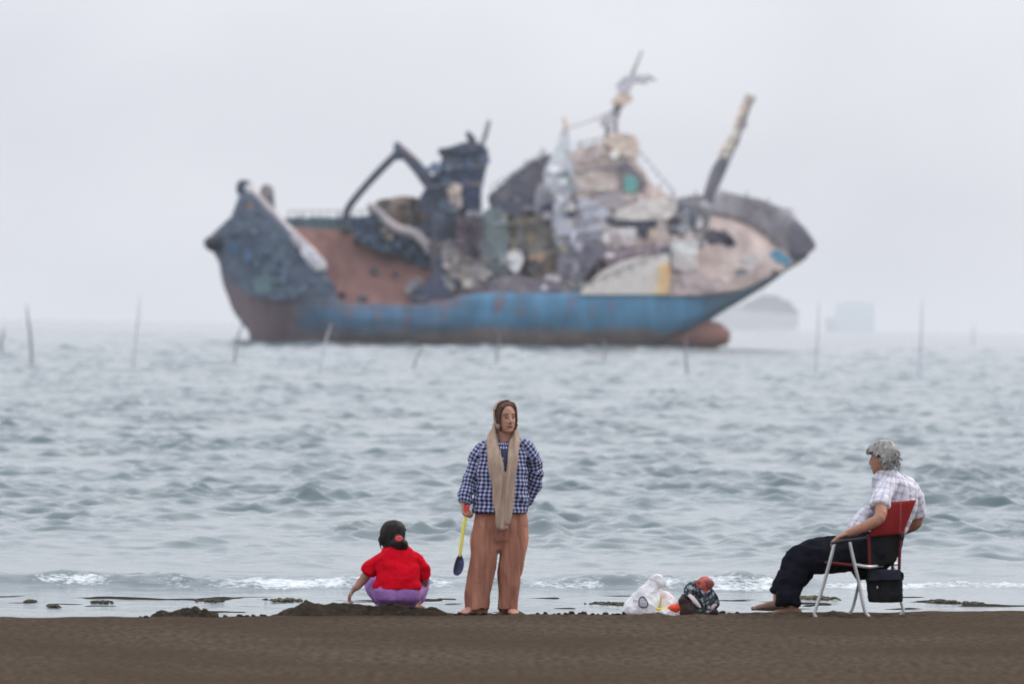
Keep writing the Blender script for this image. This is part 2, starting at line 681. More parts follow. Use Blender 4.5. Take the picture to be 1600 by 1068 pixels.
def smat(name, c1, c2, c3=None, ns=.35, n3=.7, rough=.8):
    return mat(name, SA(*c1), SA(*c2), nscale=ns, lo=.36, hi=.64, c3=SA(*c3) if c3 else None, n3=n3, rough=rough, spec=.2, detail=7)


M_dark = smat('scorched_steel', (82, 90, 104), (62, 66, 80), (100, 88, 90))
M_teal = smat('teal_plate', (88, 98, 112), (74, 82, 96), (98, 110, 116), ns=.18)
M_grey = smat('weathered_grey', (140, 141, 146), (104, 104, 110), (128, 118, 106), ns=.4)
M_white = smat('flaking_white', (206, 206, 212), (174, 173, 180), (150, 142, 140), ns=.35)
M_cream = mat('cream_plate', (.86, .78, .715), (.76, .66, .60), nscale=.25, lo=.36, hi=.7, rough=.8, spec=.2, detail=7)
M_tan = smat('tan_house', (190, 174, 168), (166, 152, 148), (204, 188, 178), ns=.3)
M_peach = mat('peach_paint', (.84, .68, .56), (.70, .54, .43), nscale=.5, lo=.36, hi=.64, rough=.8, spec=.2, detail=7)
M_brown = smat('brown_gear', (122, 112, 106), (96, 90, 90), (140, 120, 104), ns=.5)
M_olive = smat('olive_machinery', (110, 108, 102), (84, 86, 92), (134, 112, 92), ns=.35)
M_green = smat('green_panel', (100, 150, 142), (112, 150, 148))
M_sea = smat('grey_green_plate', (128, 140, 140), (108, 116, 122), (146, 140, 130), ns=.3)
M_navy = smat('dark_blue_steel', (74, 84, 108), (66, 70, 88))  # dark navy blue steel
M_rust = smat('rust_orange', (222, 184, 146), (196, 150, 112))
M_bluebit = smat('blue_winch_cover', (88, 128, 156), (104, 140, 152))

ship = thing('wrecked_ship', S(800, 545, 2), 'large rusting blue hulled ship aground and listing far out in the shallow sea', 'ship')

# --- hull: near rail, foot at the water, loft between; the far side closes it
near_rail = [(326, 372), (346, 352), (362, 338), (374, 302), (392, 300), (408, 316), (440, 350), (470, 382), (496, 412), (514, 434), (530, 470), (575, 474), (620, 476), (690, 472), (722, 460), (760, 457), (820, 458), (900, 457), (980, 458), (1050, 458), (1105, 456), (1150, 449), (1190, 437), (1222, 421), (1250, 404), (1268, 390), (1275, 380)]
foot = [(331, 388), (341, 405), (346, 430), (352, 452), (362, 476), (376, 500), (394, 518), (418, 534), (450, 542), (490, 546), (530, 548), (570, 549), (620, 550), (680, 551), (720, 551), (770, 552), (820, 553), (880, 554), (940, 554), (990, 553), (1030, 545), (1062, 527), (1095, 505), (1128, 484), (1165, 462), (1205, 437), (1274, 384)]
NU = 120
nr_, ft_ = resample(near_rail, NU), resample(foot, NU)
# match by index of the hand-traced pairs rather than by length
tt = np.linspace(0, len(near_rail) - 1, NU)
nr_ = np.stack([np.interp(tt, range(len(near_rail)), [p[i] for p in near_rail]) for i in (0, 1)], 1)
ft_ = np.stack([np.interp(tt, range(len(foot)), [p[i] for p in foot]) for i in (0, 1)], 1)


def near_depth(px):
    # plan shape: the side runs in at stern and bow
    s = sstep(320, 420, px) * (1 - sstep(1010, 1275, px))
    return 3.5 - 7.0 * s


NV = 14
V, F = [], []
for i in range(NU):
    for j in range(NV):
        t_ = j / (NV - 1)
        px = nr_[i, 0] + (ft_[i, 0] - nr_[i, 0]) * t_
        py = nr_[i, 1] + (ft_[i, 1] - nr_[i, 1]) * t_
        d = float(near_depth(nr_[i, 0] * (1 - t_) + ft_[i, 0] * t_)) + 3.2 * t_ ** 1.6 - .9 * math.sin(PI * t_)
        px += .8 * float(vnoise(i * .35, j * .4)); d += .18 * float(vnoise(i * .22, j * .5, 4))
        if j == 0: py += 1.6 * float(vnoise(i * .9, 8.8))
        V.append(S(px, py, d))
    b = V[-1]
    V.append(b + Vector((0, 1.5, -3.0 if b.z < 1.2 else -.4)))
NV1 = NV + 1
for i in range(NU - 1):
    for j in range(NV1 - 1):
        F.append((i * NV1 + j, i * NV1 + j + 1, (i + 1) * NV1 + j + 1, (i + 1) * NV1 + j))
# thickness of the shell plating / closing the far bottom
o = len(V)
for i in range(NU):
    for j in range(NV1):
        V.append(V[i * NV1 + j] + Vector((0, .35 + 1.5 * (j / NV), 0)))
for i in range(NU - 1):
    for j in range(NV1 - 1):
        F.append((o + i * NV1 + j, o + (i + 1) * NV1 + j, o + (i + 1) * NV1 + j + 1, o + i * NV1 + j + 1))
    F.append((i * NV1, (i + 1) * NV1, o + (i + 1) * NV1, o + i * NV1))
    F.append((i * NV1 + NV, o + i * NV1 + NV, o + (i + 1) * NV1 + NV, (i + 1) * NV1 + NV))
for i in (0, NU - 1):
    for j in range(NV1 - 1):
        F.append((i * NV1 + j, i * NV1 + j + 1, o + i * NV1 + j + 1, o + i * NV1 + j))

# hull paint: blue topside band, rusty boot-top, dark stern plates, as painted bands along the plating
M_hull, nt, b = new_mat('hull_plating')
b.inputs['Roughness'].default_value = .7
b.inputs['Specular IOR Level'].default_value = .25
ca = N(nt, 'ShaderNodeAttribute', attribute_name='paint')
fa, _ = noise_fac(nt, (1, 1, .25), .5, 7, .35, .65)
mx = N(nt, 'ShaderNodeMix', data_type='RGBA', blend_type='MULTIPLY')
mx.inputs[0].default_value = 1
nt.links.new(ca.outputs['Color'], mx.inputs[6])
nt.links.new(mixc(nt, fa, (1.1, 1.1, 1.1), (.78, .74, .74)), mx.inputs[7])
f3, _ = noise_fac(nt, (1, 1, .3), .9, 6, .56, .7, off=(4, 2, 9))
nt.links.new(mixc(nt, f3, mx.outputs[2], SA(112, 100, 104)), b.inputs['Base Color'])
hull = obj('hull', (V, F), M_hull, ship)
C_blue, C_boot, C_sternlow, C_sterntop, C_steel = map(np.array, (SA(86, 124, 150), SA(126, 116, 114), SA(112, 100, 106), SA(84, 94, 108), SA(92, 110, 124)))
cols = []
for k_, v_ in enumerate(V):
    q = k_ % (NU * NV1)
    i, j = q // NV1, q % NV1
    t_ = min(1, j / (NV - 1))
    px = nr_[i, 0] + (ft_[i, 0] - nr_[i, 0]) * t_
    py = nr_[i, 1] + (ft_[i, 1] - nr_[i, 1]) * t_
    e = 6 * float(fbm(px / 22, py / 14, 0, 3, 6))
    topside = C_blue * (1 - sstep(1080, 1130, px)) + C_steel * sstep(1080, 1130, px)
    c_ = topside + (C_boot - topside) * sstep(509 + e, 517 + e, py - (px - 800) * .018)
    st = 1 - sstep(455 + e, 500 + e, px)
    low = sstep(428 + e, 448 + e, py)
    c_ = c_ + ((C_sterntop + (C_sternlow - C_sterntop) * low) - c_) * st
    mid = sstep(452, 480, px) * (1 - sstep(705 + 2 * e, 745 + 2 * e, px))
    c_ = c_ + (np.array(SA(84, 108, 130)) - c_) * mid * (1 - sstep(514, 526, py + e)) * .85
    c_ = c_ + (np.array(SA(100, 92, 96)) - c_) * mid * (1 - sstep(478, 486, py + e)) * .6
    cols.append(c_)
set_color(hull.data, 'paint', cols)

# --- deck: from near rail up to the foot of the far bulwark
deck_near = [(410, 330), (450, 372), (500, 432), (535, 478), (620, 480), (700, 476), (760, 462), (900, 462), (1050, 462), (1110, 459), (1160, 450), (1210, 430), (1250, 408), (1266, 394)]
deck_far = [(440, 352), (470, 356), (520, 358), (560, 359), (620, 360), (700, 362), (760, 360), (900, 350), (1040, 336), (1090, 332), (1130, 336), (1180, 355), (1228, 388), (1250, 402)]


def deck_depth(px, py):
    return -2.6 + 6.0 * sstep(1080, 1275, px) + max(0, (np.interp(px, [p[0] for p in deck_near], [p[1] for p in deck_near]) - py)) * .085


dn, df = resample(deck_near, 70), resample(deck_far, 70)
V, F = [], []
for i in range(70):
    for j in range(12):
        t_ = j / 11
        px, py = dn[i] + (df[i] - dn[i]) * t_
        V.append(S(px, py + 1.2 * float(vnoise(i * .5, j * .6)), float(deck_depth(px, py)) + .3 * float(vnoise(i * .4, j * .5, 2))))
for i in range(69):
    for j in range(11):
        F.append((i * 12 + j, (i + 1) * 12 + j, (i + 1) * 12 + j + 1, i * 12 + j + 1))
o = len(V)
V += [p + Vector((0, .3, -.25)) for p in V]
F += [tuple(i + o for i in reversed(f)) for f in F]
M_deck, nt, b = new_mat('deck_plating')
b.inputs['Roughness'].default_value = .85
b.inputs['Specular IOR Level'].default_value = .15
ca = N(nt, 'ShaderNodeAttribute', attribute_name='paint')
fa, _ = noise_fac(nt, (1, .5, 1), .4, 7, .35, .65)
mx = N(nt, 'ShaderNodeMix', data_type='RGBA', blend_type='MULTIPLY')
mx.inputs[0].default_value = 1
nt.links.new(ca.outputs['Color'], mx.inputs[6])
nt.links.new(mixc(nt, fa, (1.12, 1.12, 1.12), (.76, .74, .76)), mx.inputs[7])
nt.links.new(mx.outputs[2], b.inputs['Base Color'])
deck = obj('deck', (V, F), M_deck, ship)
cols = []
C_red, C_mid, C_fore = map(np.array, (SA(128, 100, 96, .76), SA(110, 102, 106, .76), SA(190, 175, 168, .76)))
for k_ in range(len(V)):
    q = k_ % o
    px = dn[q // 12, 0]
    e = 14 * float(vnoise(q * .1, q % 12 * .4))
    c_ = C_red + (C_mid - C_red) * sstep(660 + e, 730 + e, px)
    c_ = c_ + (C_fore - c_) * sstep(1020 + e, 1080 + e, px)
    cols.append(c_)
set_color(deck.data, 'paint', cols)


def strip(top, bot, dfun, n=60, thick=.35, rag=1.0):
    a, c = resample(top, n), resample(bot, n)
    V, F = [], []
    m_ = 5
    for i in range(n):
        for j in range(m_):
            t_ = j / (m_ - 1)
            px, py = a[i] + (c[i] - a[i]) * t_
            V.append(S(px, py + (rag * 1.5 * float(vnoise(i * 1.3, j, 5)) if j == 0 else 0), dfun(px, py, t_) + .12 * float(vnoise(i * .6, j))))
    for i in range(n - 1):
        for j in range(m_ - 1):
            F.append((i * m_ + j, i * m_ + j + 1, (i + 1) * m_ + j + 1, (i + 1) * m_ + j))
    o = len(V)
    V += [p + Vector((0, thick, 0)) for p in V]
    F += [tuple(i + o for i in reversed(f)) for f in F]
    for i in range(n - 1):
        F.append((i * m_, (i + 1) * m_, o + (i + 1) * m_, o + i * m_))
        F.append((i * m_ + m_ - 1, o + i * m_ + m_ - 1, o + (i + 1) * m_ + m_ - 1, (i + 1) * m_ + m_ - 1))
    return V, F


# far bulwark, aft (dark green) and round the bow (grey)
obj('bulwark', strip([(440, 341), (480, 339), (560, 338), (640, 338), (770, 335)], [(440, 362), (480, 364), (560, 366), (640, 368), (770, 366)], lambda x, y, t: 7.6 - .4 * t), smat('bulwark_green', (88, 104, 108), (70, 80, 92), (100, 112, 112)), ship)
obj('bow_bulwark', strip([(1050, 312), (1075, 306), (1110, 302), (1150, 303), (1185, 310), (1215, 322), (1240, 338), (1260, 358), (1272, 374), (1275, 384)],
                         [(1050, 340), (1078, 336), (1108, 334), (1138, 340), (1172, 354), (1204, 374), (1228, 392), (1242, 402), (1250, 406), (1256, 404)],
                         lambda x, y, t: 8.4 - 4.4 * float(sstep(1120, 1275, x)) - .5 * t, n=80), smat('bow_bulwark_grey', (148, 146, 150), (118, 116, 122), (110, 104, 106), ns=.3), ship)
# the dark inner stem plates in the very bow
obj('stem_plate', strip([(1236, 345), (1252, 352), (1264, 366), (1271, 381)], [(1232, 398), (1240, 406), (1250, 404), (1262, 396)], lambda x, y, t: 3.6 - .4 * t - 1.0 * float(sstep(1235, 1275, x)), n=24), smat('stem_dark', (104, 102, 110), (86, 84, 94)), ship)

# bulbous forefoot
bb = loft([(S(1010, 531, 1.5), 1.0, 1.2), (S(1055, 527, 1.2), 1.5, 1.5), (S(1090, 524, 1.0), 1.75, 1.7), (S(1118, 524, 1.0), 1.65, 1.6), (S(1129, 526, 1.0), 1.2, 1.2)], n=20, k=4)
obj('bow_bulb', bb, smat('bulb_rust', (138, 104, 96), (120, 94, 92), (104, 88, 90), ns=.3), ship)


def slab(poly, d, thick=2.0, lean=.0, jag=1.2, dent=.20, seed=0, cuts=3):
    """A plated block: a ragged front outline (photo pixels), carried back by its thickness."""
    poly = np.array(poly, float)
    ymax = poly[:, 1].max()
    bm = bmesh.new()
    # densify the outline so that it can be ragged
    pts = []
    n = len(poly)
    for i in range(n):
        a, c = poly[i], poly[(i + 1) % n]
        L = np.linalg.norm(c - a)
        k = max(1, int(L / 7))
        for j in range(k): pts.append(a + (c - a) * j / k)
    q = []
    for i, (x, y) in enumerate(pts):
        q.append((x + jag * float(vnoise(i * .8, seed, 1.5)), y + jag * float(vnoise(i * .8, seed, 7.5))))
    vs = [bm.verts.new((x, y, 0)) for x, y in q]
    es = [bm.edges.new((vs[i], vs[(i + 1) % len(vs)])) for i in range(len(vs))]
    bmesh.ops.triangle_fill(bm, edges=es, use_beauty=True)
    bmesh.ops.subdivide_edges(bm, edges=[e for e in bm.edges if not e.is_boundary], cuts=cuts)
    bmesh.ops.triangulate(bm, faces=bm.faces)
    bmesh.ops.recalc_face_normals(bm, faces=bm.faces)
    bm.verts.index_update()
    V = [v.co.copy() for v in bm.verts]
    F = [tuple(v.index for v in f.verts) for f in bm.faces]
    bnd = [(e.verts[0].index, e.verts[1].index) for e in bm.edges if e.is_boundary]
    bm.free()
    W = []
    for v in V:
        dd = d + lean * (ymax - v.y) + dent * float(vnoise(v.x / 9, v.y / 9, seed * 1.7)) + .4 * dent * float(vnoise(v.x / 3, v.y / 3, seed))
        W.append(S(v.x, v.y, dd))
    o = len(W)
    W += [p + Vector((0, thick, 0)) for p in W]
    F2 = list(F) + [tuple(i + o for i in reversed(f)) for f in F]
    for a, c in bnd: F2.append((a, c, o + c, o + a))
    return W, F2


def ship_part(name, poly, d, mtl, parent=None, **kw):
    ship_part.i += 1
    return obj(name, slab(poly, d, seed=ship_part.i, **kw), mtl, parent or ship, smooth=False)


ship_part.i = 0
# stern clutter
ship_part('stern_winch', [(368, 300), (370, 284), (380, 280), (392, 284), (398, 298), (404, 312), (384, 316)], .8, M_dark, thick=2)
ship_part('stern_bollard', [(404, 312), (408, 292), (416, 286), (426, 292), (428, 312), (430, 330), (416, 326)], .9, M_grey, thick=1.2)
obj('stern_rail', loft([(S(388, 292, -.6), .5, .4), (S(404, 312, -1.6), .55, .4), (S(440, 350, -2.6), .6, .4), (S(468, 380, -3.4), .75, .5), (S(488, 403, -3.8), .95, .6), (S(502, 418, -4), .8, .5)], n=12, k=5), smat('rail_paint', (172, 164, 166), (150, 142, 146), (206, 200, 200), ns=.5), ship)
ship_part('stern_rail_plate', [(470, 378), (486, 388), (500, 404), (512, 420), (500, 424), (484, 412), (470, 396)], -4.4, M_white, thick=.6)
obj('stern_roller', loft([(S(324, 379, 1.0), .5, .5), (S(331, 380, 2.2), .95, .95), (S(338, 382, 3.6), .9, .9)], n=14, k=4), M_dark, ship)
ship_part('stern_side_plate', [(352, 350), (372, 330), (400, 328), (430, 356), (470, 392), (500, 428), (518, 440), (526, 452), (500, 462), (440, 470), (390, 462), (360, 440), (350, 400)], -4.0, M_teal, thick=.5, dent=.25)
ship_part('stern_patch', [(392, 436), (420, 428), (436, 440), (428, 456), (400, 460)], -4.35, smat('patch_green', (98, 116, 122), (90, 106, 112)), thick=.3)

# boom
bm_ = obj('boom', tube([S(540, 338, 4.5), S(546, 322, 4.3), S(570, 292, 3.8), S(600, 260, 3.2), S(622, 238, 2.8)], .42, r2=.46), M_dark, ship)
obj('boom_head', tube([S(621, 226, 2.8), S(622, 236, 2.8), S(623, 246, 2.8)], .45, k=2), M_dark, bm_)
obj('boom_strut', tube([S(622, 232, 2.8), S(640, 248, 2.6), S(656, 266, 2.4), S(674, 290, 2.0)], .62, r2=.8), M_dark, ship)

# trawl gear heaped amidships
ship_part('net_heap', [(574, 330), (592, 312), (616, 308), (650, 308), (676, 316), (690, 345), (680, 378), (650, 372), (620, 352), (596, 336)], 4.2, M_brown, thick=3, dent=.8, jag=2)
ship_part('gear_heap', [(545, 345), (572, 340), (588, 326), (606, 336), (630, 358), (660, 376), (688, 392), (700, 420), (672, 426), (640, 408), (612, 396), (582, 388), (556, 372)], 2.2, smat('tarred_gear', (78, 90, 106), (66, 74, 90), (84, 100, 108)), thick=3, dent=.8, jag=2)
obj('pale_hose', tube([S(578, 322, 1.4), S(590, 330, 1.3), S(606, 346, 1.2), S(624, 358, 1.0), S(646, 364, .9), S(664, 378, .6), S(674, 392, .5)], .45, r2=.7), smat('pale_hose', (164, 154, 154), (140, 134, 138)), ship)

# funnel tower
twr = ship_part('funnel', [(684, 232), (700, 230), (728, 222), (746, 224), (762, 230), (764, 246), (758, 268), (752, 300), (752, 330), (728, 338), (700, 336), (684, 332), (654, 322), (656, 308), (668, 288), (680, 268), (690, 248)], 1.5, smat('funnel_steel', (84, 94, 108), (68, 74, 92), (96, 92, 98)), thick=4, dent=.5)
ship_part('funnel_cap', [(684, 240), (686, 232), (708, 230), (730, 222), (748, 224), (750, 236), (720, 242)], 1.1, M_dark, parent=twr, thick=4.6)
ship_part('vent_pipe', [(726, 208), (732, 204), (742, 214), (746, 228), (736, 230)], 2, M_dark, thick=1)
obj('aerial', tube([S(752, 228, 2.2), S(758, 212, 2.2), S(764, 190, 2.2)], .34, r2=.28), M_grey, ship)
ship_part('life_raft', [(698, 292), (704, 286), (714, 286), (722, 292), (720, 302), (706, 306), (698, 300)], .6, M_peach, thick=.8)
ship_part('raft_cradle', [(702, 304), (720, 304), (722, 322), (712, 332), (702, 324)], .8, M_tan, thick=.8)
ship_part('navy_locker', [(726, 296), (752, 290), (754, 326), (734, 332)], .9, M_navy, thick=1)
ship_part('lower_tower', [(652, 316), (690, 328), (726, 334), (728, 372), (706, 392), (676, 384), (660, 350)], .6, M_dark, thick=3)

ps = ship_part('gallows_post', [(676, 330), (698, 330), (696, 370), (692, 410), (700, 430), (676, 432), (672, 400), (668, 388), (676, 372)], -1.2, M_dark, thick=1.4)
ship_part('gallows_foot', [(640, 470), (648, 452), (668, 434), (684, 424), (698, 432), (708, 452), (712, 474), (684, 480), (660, 474)], -2.2, smat('foot_steel', (82, 86, 102), (70, 78, 92)), parent=ps, thick=1.6)
ship_part('gallows_brace', [(632, 448), (650, 432), (660, 436), (648, 452), (636, 460)], -2.0, M_grey, parent=ps, thick=.6)
ship_part('gallows_brace', [(690, 426), (700, 432), (712, 450), (706, 456), (694, 444)], -2.5, M_grey, parent=ps, thick=.6)

ship_part('winch_house', [(712, 342), (734, 334), (754, 338), (752, 372), (744, 402), (722, 402), (712, 378)], -.2, smat('winch_brown', (100, 90, 98), (84, 78, 88), (112, 100, 104)), thick=2.4)
ship_part('winch_beam', [(728, 330), (752, 328), (756, 338), (730, 342)], -.6, M_grey, thick=1)
ship_part('vent_trunk', [(756, 330), (776, 320), (792, 334), (796, 372), (794, 420), (796, 446), (772, 448), (756, 438), (752, 400), (756, 362)], .2, M_sea, thick=2.5)
ship_part('deck_store', [(686, 380), (704, 374), (726, 400), (752, 404), (762, 430), (764, 456), (716, 458), (706, 436), (692, 412)], -1.2, smat('deck_store_grey', (148, 142, 140), (122, 116, 118), (104, 96, 102)), thick=1.4)

# accommodation block
acc = ship_part('accommodation', [(762, 306), (782, 290), (802, 272), (828, 254), (852, 242), (868, 240), (900, 260), (905, 300), (900, 360), (905, 420), (900, 456), (800, 456), (780, 420), (776, 360)], 2.0, M_olive, thick=5, dent=.8, lean=.01, cuts=4)
ship_part('sloping_roof', [(762, 306), (782, 290), (802, 272), (830, 252), (856, 240), (862, 252), (848, 272), (838, 296), (830, 320), (818, 340), (796, 338), (776, 324)], .6, smat('roof_dark', (98, 96, 104), (80, 84, 96), (112, 108, 112)), parent=acc, thick=1)
ship_part('side_plate', [(838, 290), (858, 276), (872, 300), (876, 330), (850, 338), (832, 330)], .2, smat('side_plate_grey', (150, 146, 152), (126, 124, 132)), parent=acc, thick=.6)
ship_part('white_wall', [(858, 250), (870, 226), (880, 200), (888, 204), (892, 236), (896, 270), (896, 300), (884, 322), (868, 312), (852, 292), (848, 270)], -.4, M_white, parent=acc, thick=1.2)
ship_part('doorway', [(846, 322), (860, 316), (866, 334), (864, 360), (850, 366), (846, 344)], -.1, M_dark, parent=acc, thick=.4)
ship_part('stained_wall', [(866, 318), (896, 306), (930, 314), (956, 334), (958, 368), (940, 392), (920, 414), (900, 436), (884, 420), (870, 380), (862, 350)], -.8, smat('stained_white', (188, 188, 196), (156, 154, 164), (140, 134, 138), ns=.28), parent=acc, thick=1)
ship_part('lower_wall', [(872, 384), (900, 372), (934, 372), (950, 392), (924, 418), (904, 446), (890, 450), (872, 430)], -1.3, smat('dark_mauve', (126, 120, 130), (104, 102, 114), (146, 140, 146)), parent=acc, thick=.8)  # lower part of the wall in a darker mauve grey
ship_part('window', [(884, 318), (896, 308), (904, 318), (902, 336), (888, 340)], -1.15, M_dark, parent=acc, thick=.4)
ship_part('window', [(876, 268), (888, 266), (892, 282), (880, 288)], -.7, M_sea, parent=acc, thick=.3)
ship_part('machinery', [(800, 342), (846, 336), (868, 356), (876, 392), (868, 414), (834, 424), (804, 400), (794, 370)], -.3, smat('engine_olive', (104, 102, 104), (120, 112, 98), (142, 126, 102), ns=.3), thick=2, dent=1.0)
ship_part('machinery', [(826, 396), (860, 388), (882, 404), (886, 440), (850, 452), (824, 440)], -1.0, smat('engine_brown', (126, 108, 98), (104, 100, 104), (96, 112, 112), ns=.35), thick=1.5, dent=.8)
ship_part('crumpled_tank', [(790, 408), (793, 394), (802, 388), (814, 392), (819, 404), (813, 418), (804, 426), (794, 420)], -2.3, smat('tank_cream', (214, 202, 196), (186, 174, 170), ns=.5), thick=1.4, jag=1.6, dent=.5)
ship_part('crumpled_plate', [(762, 440), (800, 428), (840, 436), (880, 440), (900, 458), (840, 462), (766, 462)], -2.4, smat('crumpled_plate', (120, 112, 118), (100, 94, 104), (140, 134, 134)), thick=1)

# bridge
brg = ship_part('wheelhouse', [(890, 240), (908, 232), (936, 224), (952, 222), (972, 232), (992, 248), (1006, 266), (1018, 288), (1046, 306), (1060, 316), (1056, 338), (1020, 344), (958, 346), (936, 330), (908, 316), (896, 300)], -.2, M_tan, thick=5, dent=.5, cuts=4)
ship_part('wheelhouse_roof', [(940, 222), (950, 212), (968, 208), (990, 212), (1000, 226), (996, 242), (976, 240), (956, 232)], -.8, M_peach, parent=brg, thick=3)
ship_part('window', [(966, 266), (974, 250), (986, 256), (996, 270), (1012, 286), (1004, 292), (980, 276), (972, 288)], -.7, smat('window_frame_dark', (128, 118, 122), (112, 106, 112)), parent=brg, thick=.4)
ship_part('green_window', [(974, 278), (984, 272), (996, 278), (998, 292), (988, 302), (976, 298)], -1.1, M_green, parent=brg, thick=.4)
ship_part('bridge_front', [(930, 294), (960, 300), (1000, 302), (1010, 312), (980, 328), (944, 326), (926, 310)], -.7, smat('bridge_front', (170, 160, 160), (150, 142, 146)), parent=brg, thick=.5)
ship_part('bridge_ledge', [(956, 338), (966, 328), (1000, 314), (1054, 308), (1059, 318), (1056, 332), (1044, 342), (1000, 344), (964, 343)], -1.5, M_cream, parent=brg, thick=1.4, jag=.4)
ship_part('fore_house', [(942, 346), (1040, 342), (1046, 372), (1038, 394), (980, 404), (940, 406), (936, 376)], -.9, M_tan, thick=3)
ship_part('window_band', [(944, 338), (954, 342), (980, 346), (1016, 344), (1030, 346), (1024, 356), (1012, 356), (1010, 374), (1000, 376), (998, 356), (970, 354), (950, 350)], -1.3, smat('window_black', (84, 86, 94), (70, 74, 84)), thick=.5)
ship_part('house_panel', [(950, 358), (994, 356), (994, 382), (952, 388)], -1.4, smat('house_paint', (206, 192, 190), (180, 166, 168), ns=.3), thick=.4, jag=.5)
ship_part('house_panel', [(1014, 358), (1030, 356), (1032, 374), (1018, 378)], -1.4, M_peach, thick=.4)
ship_part('shadow_strip', [(940, 396), (980, 386), (1030, 380), (1044, 388), (1040, 400), (984, 408), (950, 416)], -1.8, smat('shadow_mauve', (142, 128, 134), (120, 110, 118)), thick=.8)  # purple-grey shadow below the fore house, put in as a mauve slab
ship_part('dark_gap', [(1044, 322), (1066, 316), (1086, 330), (1084, 358), (1066, 372), (1044, 362)], .4, smat('gap_slate', (116, 120, 130), (98, 102, 116)), thick=2)  # dark gap beside the bridge, its shade put in as a slate slab
ship_part('breakwater', [(1060, 310), (1090, 304), (1112, 312), (1108, 352), (1100, 388), (1082, 386), (1084, 350), (1066, 330)], 1.4, smat('breakwater_grey', (150, 148, 150), (130, 128, 132), (120, 118, 116)), thick=1)
ship_part('hatch', [(1048, 378), (1090, 373), (1092, 418), (1070, 424), (1050, 420)], -1.4, M_grey if False else smat('hatch_paint', (206, 196, 192), (186, 176, 174), ns=.3), thick=1.2, jag=.5)
ship_part('hatch_door', [(1034, 388), (1048, 384), (1050, 402), (1040, 408)], -2.4, M_dark, thick=.5)
bp_ = ship_part('side_bulwark', [(902, 460), (934, 429), (946, 420), (974, 407), (1008, 400), (1042, 396), (1046, 402), (1044, 460)], -3.9, M_cream, thick=.6, dent=.08, jag=.3)
ship_part('rust_streak', [(1028, 416), (1046, 410), (1048, 424), (1044, 460), (1020, 460), (1028, 440)], -4.15, M_rust, parent=bp_, thick=.3, dent=.05)
ship_part('side_bulwark', [(1046, 428), (1080, 424), (1130, 436), (1140, 452), (1100, 460), (1046, 461)], -3.5, smat('bulwark_buff', (178, 160, 156), (156, 142, 142), (140, 132, 132)), thick=.5, dent=.2)

# foredeck gear
wl = ship_part('windlass', [(1102, 366), (1112, 356), (1122, 362), (1134, 360), (1144, 370), (1152, 384), (1138, 388), (1126, 380), (1108, 382)], -.2, smat('windlass_dark', (92, 88, 94), (78, 76, 84)), thick=1.6, dent=.6)
ship_part('mooring_bitt', [(1146, 424), (1158, 418), (1170, 422), (1168, 430), (1150, 432)], -1.0, M_grey, thick=.8)
ship_part('winch_cover', [(1202, 398), (1212, 390), (1226, 396), (1238, 406), (1230, 416), (1214, 410)], .2, M_bluebit, thick=1)
ship_part('chain_pipe', [(1118, 426), (1132, 414), (1144, 420), (1140, 440), (1124, 442)], -1.6, M_tan, thick=.8)
ship_part('deck_locker', [(1156, 400), (1180, 396), (1190, 410), (1172, 420), (1156, 414)], -.6, smat('deck_locker_buff', (192, 182, 178), (172, 162, 160)), thick=1)

# foremast, rusting from dark foot to cream head
fm = obj('foremast', loft([(S(1106, 312, 1.5), .50, .5), (S(1116, 282, 1.5), .60, .55), (S(1127, 256, 1.5), .74, .6), (S(1140, 228, 1.5), .74, .55), (S(1152, 204, 1.5), .66, .5), (S(1162, 176, 1.5), .62, .5), (S(1172, 150, 1.5), .56, .45)], n=12, k=5), smat('mast_cream', (214, 198, 184), (196, 172, 152), (132, 122, 122), ns=.5, n3=.45), ship)
obj('mast_foot', loft([(S(1105, 314, 1.2), .66, .6), (S(1113, 290, 1.2), .74, .66), (S(1122, 266, 1.2), .78, .7), (S(1130, 250, 1.2), .6, .6)], n=12, k=4), smat('mast_foot', (116, 112, 118), (98, 98, 108)), fm)
for (x, y, w, h) in ((1134, 240, 13, 9), (1146, 222, 12, 8), (1158, 196, 10, 7), (1171, 156, 10, 9)):
    ship_part('mast_fitting', [(x - w, y + 2), (x - w * .3, y - h), (x + w, y - h * .6), (x + w * .8, y + h * .5), (x, y + h)], 1.0, M_tan, parent=fm, thick=1, jag=2)
obj('mast_ladder', tube([S(1118, 300, .8), S(1140, 250, .8), S(1158, 206, .8), S(1174, 158, .8)], .16), M_grey, fm)

# bridge mast: twin legs, cross bars, platforms, aerials
bmst = obj('bridge_mast', join(tube([S(948, 216, 1.5), S(950, 196, 1.5), S(960, 172, 1.5), S(970, 148, 1.5), S(982, 122, 1.5)], .3, r2=.2), tube([S(964, 214, 2.4), S(962, 192, 2.2), S(968, 168, 1.9), S(976, 146, 1.7), S(988, 118, 1.5)], .26, r2=.18)), M_grey, ship)
for (x, y) in ((954, 204), (957, 192), (961, 180), (966, 168), (971, 156), (977, 142), (983, 130)):
    obj('cross_bar', tube([S(x - 6, y + 1, 1.5), S(x + 7, y - 1, 2.0)], .16, k=1, n=8), M_grey, bmst)
ship_part('mast_platform', [(936, 190), (944, 180), (958, 178), (964, 188), (954, 196), (942, 198)], .9, smat('mast_grey', (176, 172, 176), (156, 154, 160)), parent=bmst, thick=1.6, jag=2)
ship_part('mast_platform', [(954, 160), (966, 146), (986, 148), (988, 158), (972, 166)], .9, M_peach, parent=bmst, thick=1.6, jag=2)
ship_part('radar', [(962, 134), (976, 120), (1000, 116), (1018, 124), (1010, 132), (990, 130), (980, 144), (968, 146)], 1.0, smat('mast_pale', (186, 182, 186), (166, 162, 168)), parent=bmst, thick=1.2, jag=2.2)
